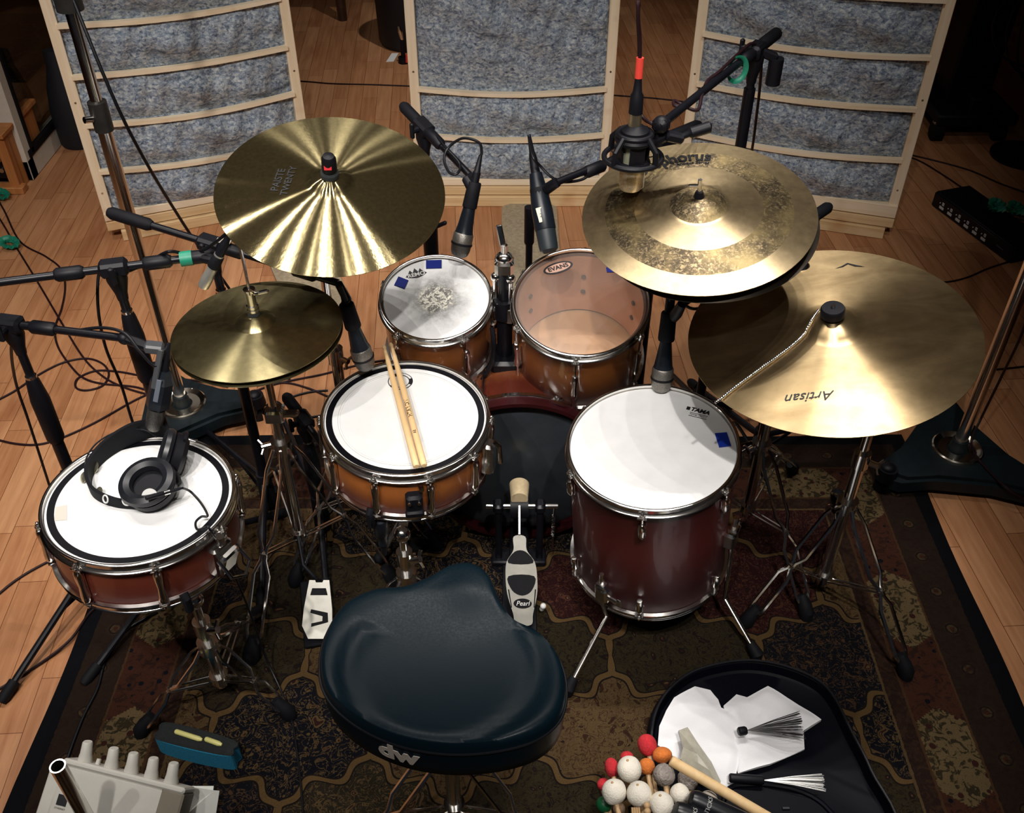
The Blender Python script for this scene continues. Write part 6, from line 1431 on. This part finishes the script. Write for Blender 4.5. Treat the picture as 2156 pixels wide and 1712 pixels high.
for i in range(12):
    a = F(1338, 1706, 0.20); q = V((0.0042*((i % 4)-1.5), 0.003*((i//4)-1), 0.0042*((i//4)-1))); e = a+q
    g = G(); g.cyl((0, 0, 0), V((0.02, -0.20, -0.15)), 0.0021, n=8)
    if d0 is None: d0 = mk('dowel', g, HND, dn_, world=False); d0.location = e-dn_.location
    else: inst(d0, dn_, T(*(e-dn_.location)))
for lb, px, py in (('round tipped wooden mallet end right of the dowel bundle, upper one', 1362, 1696), ('round tipped wooden mallet end at the bottom edge below its twin', 1363, 1709)):
    a = F(px, py, 0.21); g = G(); g.ball(a, 0.0065); g.tube([a, a+V((0.02, -0.19, -0.155))], [0.005, 0.005], 10); solo('wooden_mallet', g, HND, lb, 'mallet')
# ------------------------------------------------ background things
WOODC = pine('orange_cabinet_wood', (190, 126, 70), (166, 102, 52), 2)
k = F(46, 404); cab = thing('equipment_rack', 'wooden equipment rack with black gear at the left edge behind the floor cables', 'rack', (k.x-0.26, k.y+0.25, 0))
g = G(); g.box(T(k.x-0.02, k.y+0.02, 0.12), 0.04, 0.04, 0.24, 0.003); mk('post', g, WOODC, cab)
g = G(); g.box(T(k.x-0.26, k.y+0.16, 0.25), 0.54, 0.36, 0.02, 0.003); mk('top_panel', g, WOODC, cab)
g = G(); g.box(T(k.x-0.02, k.y+0.18, 0.12), 0.03, 0.28, 0.24, 0.003); mk('side_panel', g, WOODC, cab)
g = G(); g.box(T(k.x-0.26, k.y+0.0, 0.015), 0.56, 0.05, 0.03, 0.003); mk('plinth', g, WOODC, cab)
g = G(); g.box(T(k.x-0.28, k.y+0.02, 0.135), 0.46, 0.03, 0.018, 0.003); mk('shelf_edge', g, WOODC, cab)
for z in (0.08, 0.19):
    g = G(); g.box(T(k.x-0.28, k.y+0.18, z), 0.44, 0.28, 0.08, 0.004); u_ = mk('gear_unit', g, BLK, cab)
    g = G(); g.cyl((k.x-0.07, k.y+0.045, z), (k.x-0.07, k.y+0.03, z), 0.010, n=16); mk('dial', g, STEEL, u_)
k = F(158, 318); g = G(); bx0, by0 = k.x, k.y+0.06
g.lathe([(0, 0.0), (0.09, 0.002), (0.10, 0.03), (0.105, 0.30), (0.085, 0.48), (0.05, 0.66), (0.045, 0.78), (0.0, 0.80)], M.Translation((bx0, by0, 0.0)) @ M.Diagonal((0.78, 0.6, 0.55, 1)), n=28)
gb_ = solo('gig_bag', g, mat('black_bag_cloth', (0.006, 0.007, 0.012, 1), 0.7, nz=0.3), 'black instrument bag standing behind the left baffle by the glass', 'bag')
k = F(822, 112); g = G(); g.lathe([(0, 0), (0.165, 0.002), (0.175, 0.03), (0.185, 0.35), (0.19, 0.60), (0.17, 0.64), (0, 0.64)], T(k.x+0.10, k.y+0.17, 0), n=32)
solo('waste_bin', g, mat('black_bin_plastic', (0.006, 0.006, 0.010, 1), 0.6, nz=0.2), 'large round black bin in the dark gap left of the centre baffle', 'bin')
pv = [F(829, 130), F(813, 131), F(825, 113), F(839, 113)]; g = G(); g.add([q+V((0, 0, 0.0005)) for q in pv]+[q+V((0, 0, 0.003)) for q in pv], [(0, 1, 2, 3), (7, 6, 5, 4)]+[(i, (i+1) % 4, 4+(i+1) % 4, 4+i) for i in range(4)])
solo('paper_card', g, mat('white_card', (0.8, 0.8, 0.78, 1), 0.6, nz=0.02), 'small white card lying on the floor by the round black bin', 'paper', smooth=0)
k = F(850, 132); st_ = thing('small_clamp', 'little clamp stand with a chrome tip beside the round black bin', 'clamp', k)
g = G(); g.cyl(k, k+V((0, 0, 0.03)), 0.028, n=20); g.cyl(k+V((0, 0, 0.03)), k+V((0, 0, 0.12)), 0.012, n=14); mk('clamp_base', g, BLKM, st_)
g = G(); g.tube([k+V((0, 0, 0.12)), k+V((-0.006, 0, 0.16)), k+V((-0.012, 0, 0.19))], [0.008, 0.012, 0.006], 12); mk('chrome_tip', g, CHROME, st_)
g = G(); g.cyl(k+V((0.02, -0.02, 0.01)), k+V((0.022, -0.02, 0.05)), 0.008, n=12); mk('red_knob', g, REDT, st_)
k = F(722, 42); tb_ = thing('side_table', 'dark round leg of a low table in the shadow beyond the left gap', 'table', k)
g = G(); g.tube([k, k+V((-0.015, 0.0, 0.62))], [0.026, 0.040], 18); mk('leg', g, mat('dark_brown_wood', (0.045, 0.018, 0.010, 1), 0.4, nz=0.25), tb_)
g = G(); g.box(T(k.x-0.25, k.y+0.35, 0.635), 0.75, 0.80, 0.03, 0.006); mk('table_top', g, mat('dark_table_top', (0.04, 0.018, 0.010, 1), 0.4, nz=0.2), tb_)
# camera-dolly like black column on casters at right
k = F(1990, 300); cs_ = thing('rolling_stand', 'heavy black column on a caster base in the dark right corner', 'stand', (k.x+0.12, k.y+0.25, 0))
bx0, by0 = k.x+0.12, k.y+0.25
g = G(); g.bar((bx0, by0, 0.10), (bx0+0.04, by0, 1.9), 0.20, 0.16, (0, 1, 0), 0.01); mk('column', g, BLKM, cs_)
g = G(); g.box(T(bx0, by0, 0.10), 0.36, 0.50, 0.05, 0.008); g.box(T(bx0, by0-0.16, 0.15), 0.10, 0.16, 0.10, 0.008); mk('base_frame', g, BLKM, cs_)
for sx_, sy_ in ((-1, -1), (1, -1), (-1, 1), (1, 1)):
    c = V((bx0+sx_*0.14-(0.02 if sy_ < 0 else 0), by0+sy_*0.22, 0.04)); g = G(); g.cyl(c-V((0.022, 0, 0)), c+V((0.022, 0, 0)), 0.04, n=24); wh = mk('caster', g, RUB, cs_)
    g = G(); g.box(T(c.x, c.y, 0.082), 0.05, 0.03, 0.012, 0.002); mk('caster_bracket', g, STEEL, wh)
g = G(); g.box(T(bx0+0.10, by0+0.1, 1.25), 0.95, 0.35, 0.9, 0.03); mk('cabinet_body', g, BLKM, cs_)
# stage box
q0, q1, q2 = F(1962, 432), F(2126, 556), F(2190, 500)
xv = (q1-q0).normalized(); W_ = (q1-q0).length; th_ = math.atan2(xv.y, xv.x)
bmx = M.Translation(q0.lerp(q1, 0.5)) @ R(th_)
sb = thing('stage_box', 'black stage box with white channel labels on the floor at right', 'stage box', bmx)
g = G(); g.box(T(0, 0.08, 0.0325), W_, 0.16, 0.065, 0.004); mk('case', g, BLKM, sb, world=False)
g = G(); g.box(T(0, -0.002, 0.0325), W_*0.99, 0.006, 0.055, 0.001); fp = mk('front_panel', g, BLK, sb, world=False)
for i in range(6):
    xx = -W_/2+W_*(0.13+0.108*i)
    g = G(); g.box(T(xx, -0.006, 0.020), 0.024, 0.002, 0.010); mk('label_strip', g, INKW, fp, world=False, smooth=0)
    g = G(); g.box(T(xx+0.004, -0.006, 0.038), 0.010, 0.002, 0.012); o = mk('number_label', g, INKW, fp, world=False, smooth=0)
    g = put(txt(str(i+1), 0.010, ext=0.0002), T(xx+0.004, -0.0074, 0.038) @ R(PI/2, 'X')); mk('number', g, INK, fp, world=False, smooth=0)
    g = G(); g.cyl((xx-0.014, -0.005, 0.036), (xx-0.014, -0.008, 0.036), 0.0022, n=8); mk('indicator', g, INKW, fp, world=False)
g = put(txt('PRESONUS', 0.008, ext=0.0002), T(W_*0.36, -0.0056, 0.034) @ R(PI/2, 'X')); mk('maker_lettering', g, mat('dim_print', S(110, 110, 110), 0.6), fp, world=False, smooth=0)
def sbp(x, y, z): return bmx @ V((x, y, z))
for i in range(8):
    xx = -W_/2+W_*(0.30+0.085*i); rnd = random.Random(i)
    cable('one of the dark signal cables plugged into the back of the stage box', [sbp(xx, 0.165, 0.035), sbp(xx+0.05, 0.20, 0.045), sbp(xx+0.14, 0.27, 0.05), sbp(xx+0.24+rnd.uniform(-.03, .03), 0.36, 0.05), sbp(xx+0.35, 0.47, 0.02), sbp(xx+0.50, 0.60, 0.006)], r=0.0042, m=CABLEB, grp='signal cables of the stage box', base=sbp(xx+0.50, 0.60, 0.0))
def tie(label, c, r, ax=(0.3, -0.4, 0.85)):
    g = G(); rnd = random.Random(int(c.x*100)); fm = frame(c, ax)
    for k in range(3):
        pts = [fm @ V((r*(1+0.15*k)*cs(2*PI*i/20+k), r*(0.7+0.1*k)*sn(2*PI*i/20+k), 0.006*k+0.006*sn(3*i))) for i in range(20)]; g.tube(pts, 0.010, 6, closed=True, sq=0.4)
    return solo('cable_tie', g, GREEN, label, 'cable tie')
tie('green cable tie on the cables at the left of the stage box back', F(2095, 436, 0.09), 0.026); tie('green cable tie on the cables at the right end of the stage box', F(2135, 442, 0.09), 0.026)
tie('green cable tie round the cable on the wood floor at the left edge', F(20, 514, 0.02), 0.022)
tie('green cable tie by the wooden rack at the left edge', F(2, 412, 0.02), 0.02)
# hanging cable bundle at right
kx = F(2130, 330); hk = V((kx.x+0.05, kx.y, 0))
cst = thing('cable_stand', 'slim black stand draped with hanging cable loops at the right edge', 'stand', hk)
g = G(); g.cyl(hk+V((0, 0, 0.01)), hk+V((0, 0, 1.25)), 0.014, n=14); mk('pole', g, BLK, cst)
g = G(); g.lathe([(0, 0.02), (0.14, 0.012), (0.14, 0), (0, 0)], T(hk.x, hk.y, 0), n=30); mk('round_base', g, BLK, cst)
g = G(); g.bar(hk+V((-0.02, -0.03, 0.16)), hk+V((0.0, -0.03, 0.28)), 0.06, 0.05, (0, 1, 0), 0.01); mk('cable_clip', g, BLKM, cst)
for i in range(5):
    rnd = random.Random(40+i); w_ = 0.10+0.05*i; zt_ = 0.95-0.04*i; zb2 = 0.25+0.04*i
    pts = [hk+V((0.0, -0.02, zt_))]
    for k in range(1, 8):
        a = 2*PI*k/8; pts.append(hk+V((-0.03+w_*0.8*sn(a)-0.05*i*0.3, -0.03-0.02*rnd.random(), zb2+(zt_-zb2)*(0.5+0.5*cs(a)))))
    pts.append(hk+V((0.0, -0.02, zt_)))
    cable('one of the hanging cable loops on the slim stand at the right edge', pts, r=0.0048, m=CABLEB, grp='hanging cable loops', base=hk+V((0, -0.03, zb2)))
# ------------------------------------------------ cables on the floor
cable('floor cable from the left edge curving down past the boom stand to a loop', flo((-20, 395), (8, 442), (42, 508), (96, 540), (128, 566), (137, 602), (130, 648), (116, 690), (122, 730), (150, 772), (176, 796), (215, 808), (290, 816), (350, 840), (420, 862)))
cable('straighter floor cable running diagonally from the green tie at left', flo((-20, 430), (10, 478), (34, 520), (78, 592), (130, 680), (172, 748), (208, 786), (252, 812), (320, 832), (400, 838)))
cable('floor cable with a figure of eight loop left of the tall chrome pole', flo((-20, 850), (30, 824), (80, 790), (132, 764), (182, 755), (216, 766), (229, 788), (216, 812), (182, 822), (160, 816), (164, 797), (202, 781), (252, 783), (320, 795), (400, 800), (480, 815)), base=F(80, 790))
cable('floor cable sweeping up from the left edge behind the side snare', flo((-20, 922), (30, 934), (80, 936), (130, 922), (200, 890), (280, 845), (330, 822)))
cable('floor cable leaving the bottom left under the side snare', flo((-30, 1275), (20, 1232), (60, 1205), (110, 1178), (180, 1140)))
cable('cable along the rug under the left boom stand leg', [F(-20, 1462, 0.0036), F(30, 1432, 0.0036), F(95, 1390, 0.006), F(150, 1345, 0.012), F(190, 1290, 0.012), F(240, 1250, 0.012)])
cable('cable lying across the left border of the rug towards the mixer', [F(330, 1290, 0.0125), F(262, 1330, 0.0125), F(222, 1392, 0.0125), F(205, 1450, 0.0125), F(175, 1510, 0.0125), F(148, 1580, 0.0125), F(130, 1640, 0.0125), F(118, 1720, 0.0125)], m=CABLEB)
cable('upper of the floor cables passing behind the hi-hat to the rack toms', flo((480, 850), (560, 815), (620, 800), (680, 788), (740, 772), (800, 760), (880, 752), (980, 748)))
cable('lower floor cable behind the hi-hat ending under the amber snare', flo((540, 812), (600, 806), (650, 818), (700, 838), (760, 850), (820, 860)))
cable('curled floor cable between the hi-hat stand and the amber snare', flo((690, 822), (650, 826), (612, 838), (596, 858), (606, 874), (640, 880), (690, 872)), m=CABLEB)
cable('floor cable crossing the gap between the left and centre baffles and on to the right', flo((560, 166), (650, 172), (700, 176), (780, 178), (860, 181), (1000, 186), (1150, 190), (1300, 201), (1380, 207), (1440, 214), (1500, 222)), base=F(780, 178))
cable('upper floor cable right of the right baffle', flo((1860, 312), (1912, 325), (1960, 336), (2040, 358), (2110, 388), (2180, 412)))
cable('lower floor cable right of the right baffle running to the stage box', flo((1870, 318), (1930, 336), (1985, 368), (2040, 405), (2080, 430)))
cable('floor cable from under the ride cymbal to the right edge', flo((1900, 590), (1960, 594), (2000, 593), (2040, 583), (2090, 562), (2180, 535)))
cable('floor cable between the tall right pole and the right edge', flo((2020, 790), (2080, 780), (2120, 776), (2190, 768)))
cable('black cable hanging from the right side of the small rack tom', [F(1036, 690, 0.60), F(1040, 725, 0.56), F(1034, 765, 0.50), F(1015, 800, 0.44), F(1000, 815, 0.40), F(985, 830, 0.3)], r=0.006, m=CABLEB, base=F(985, 830, 0.3))
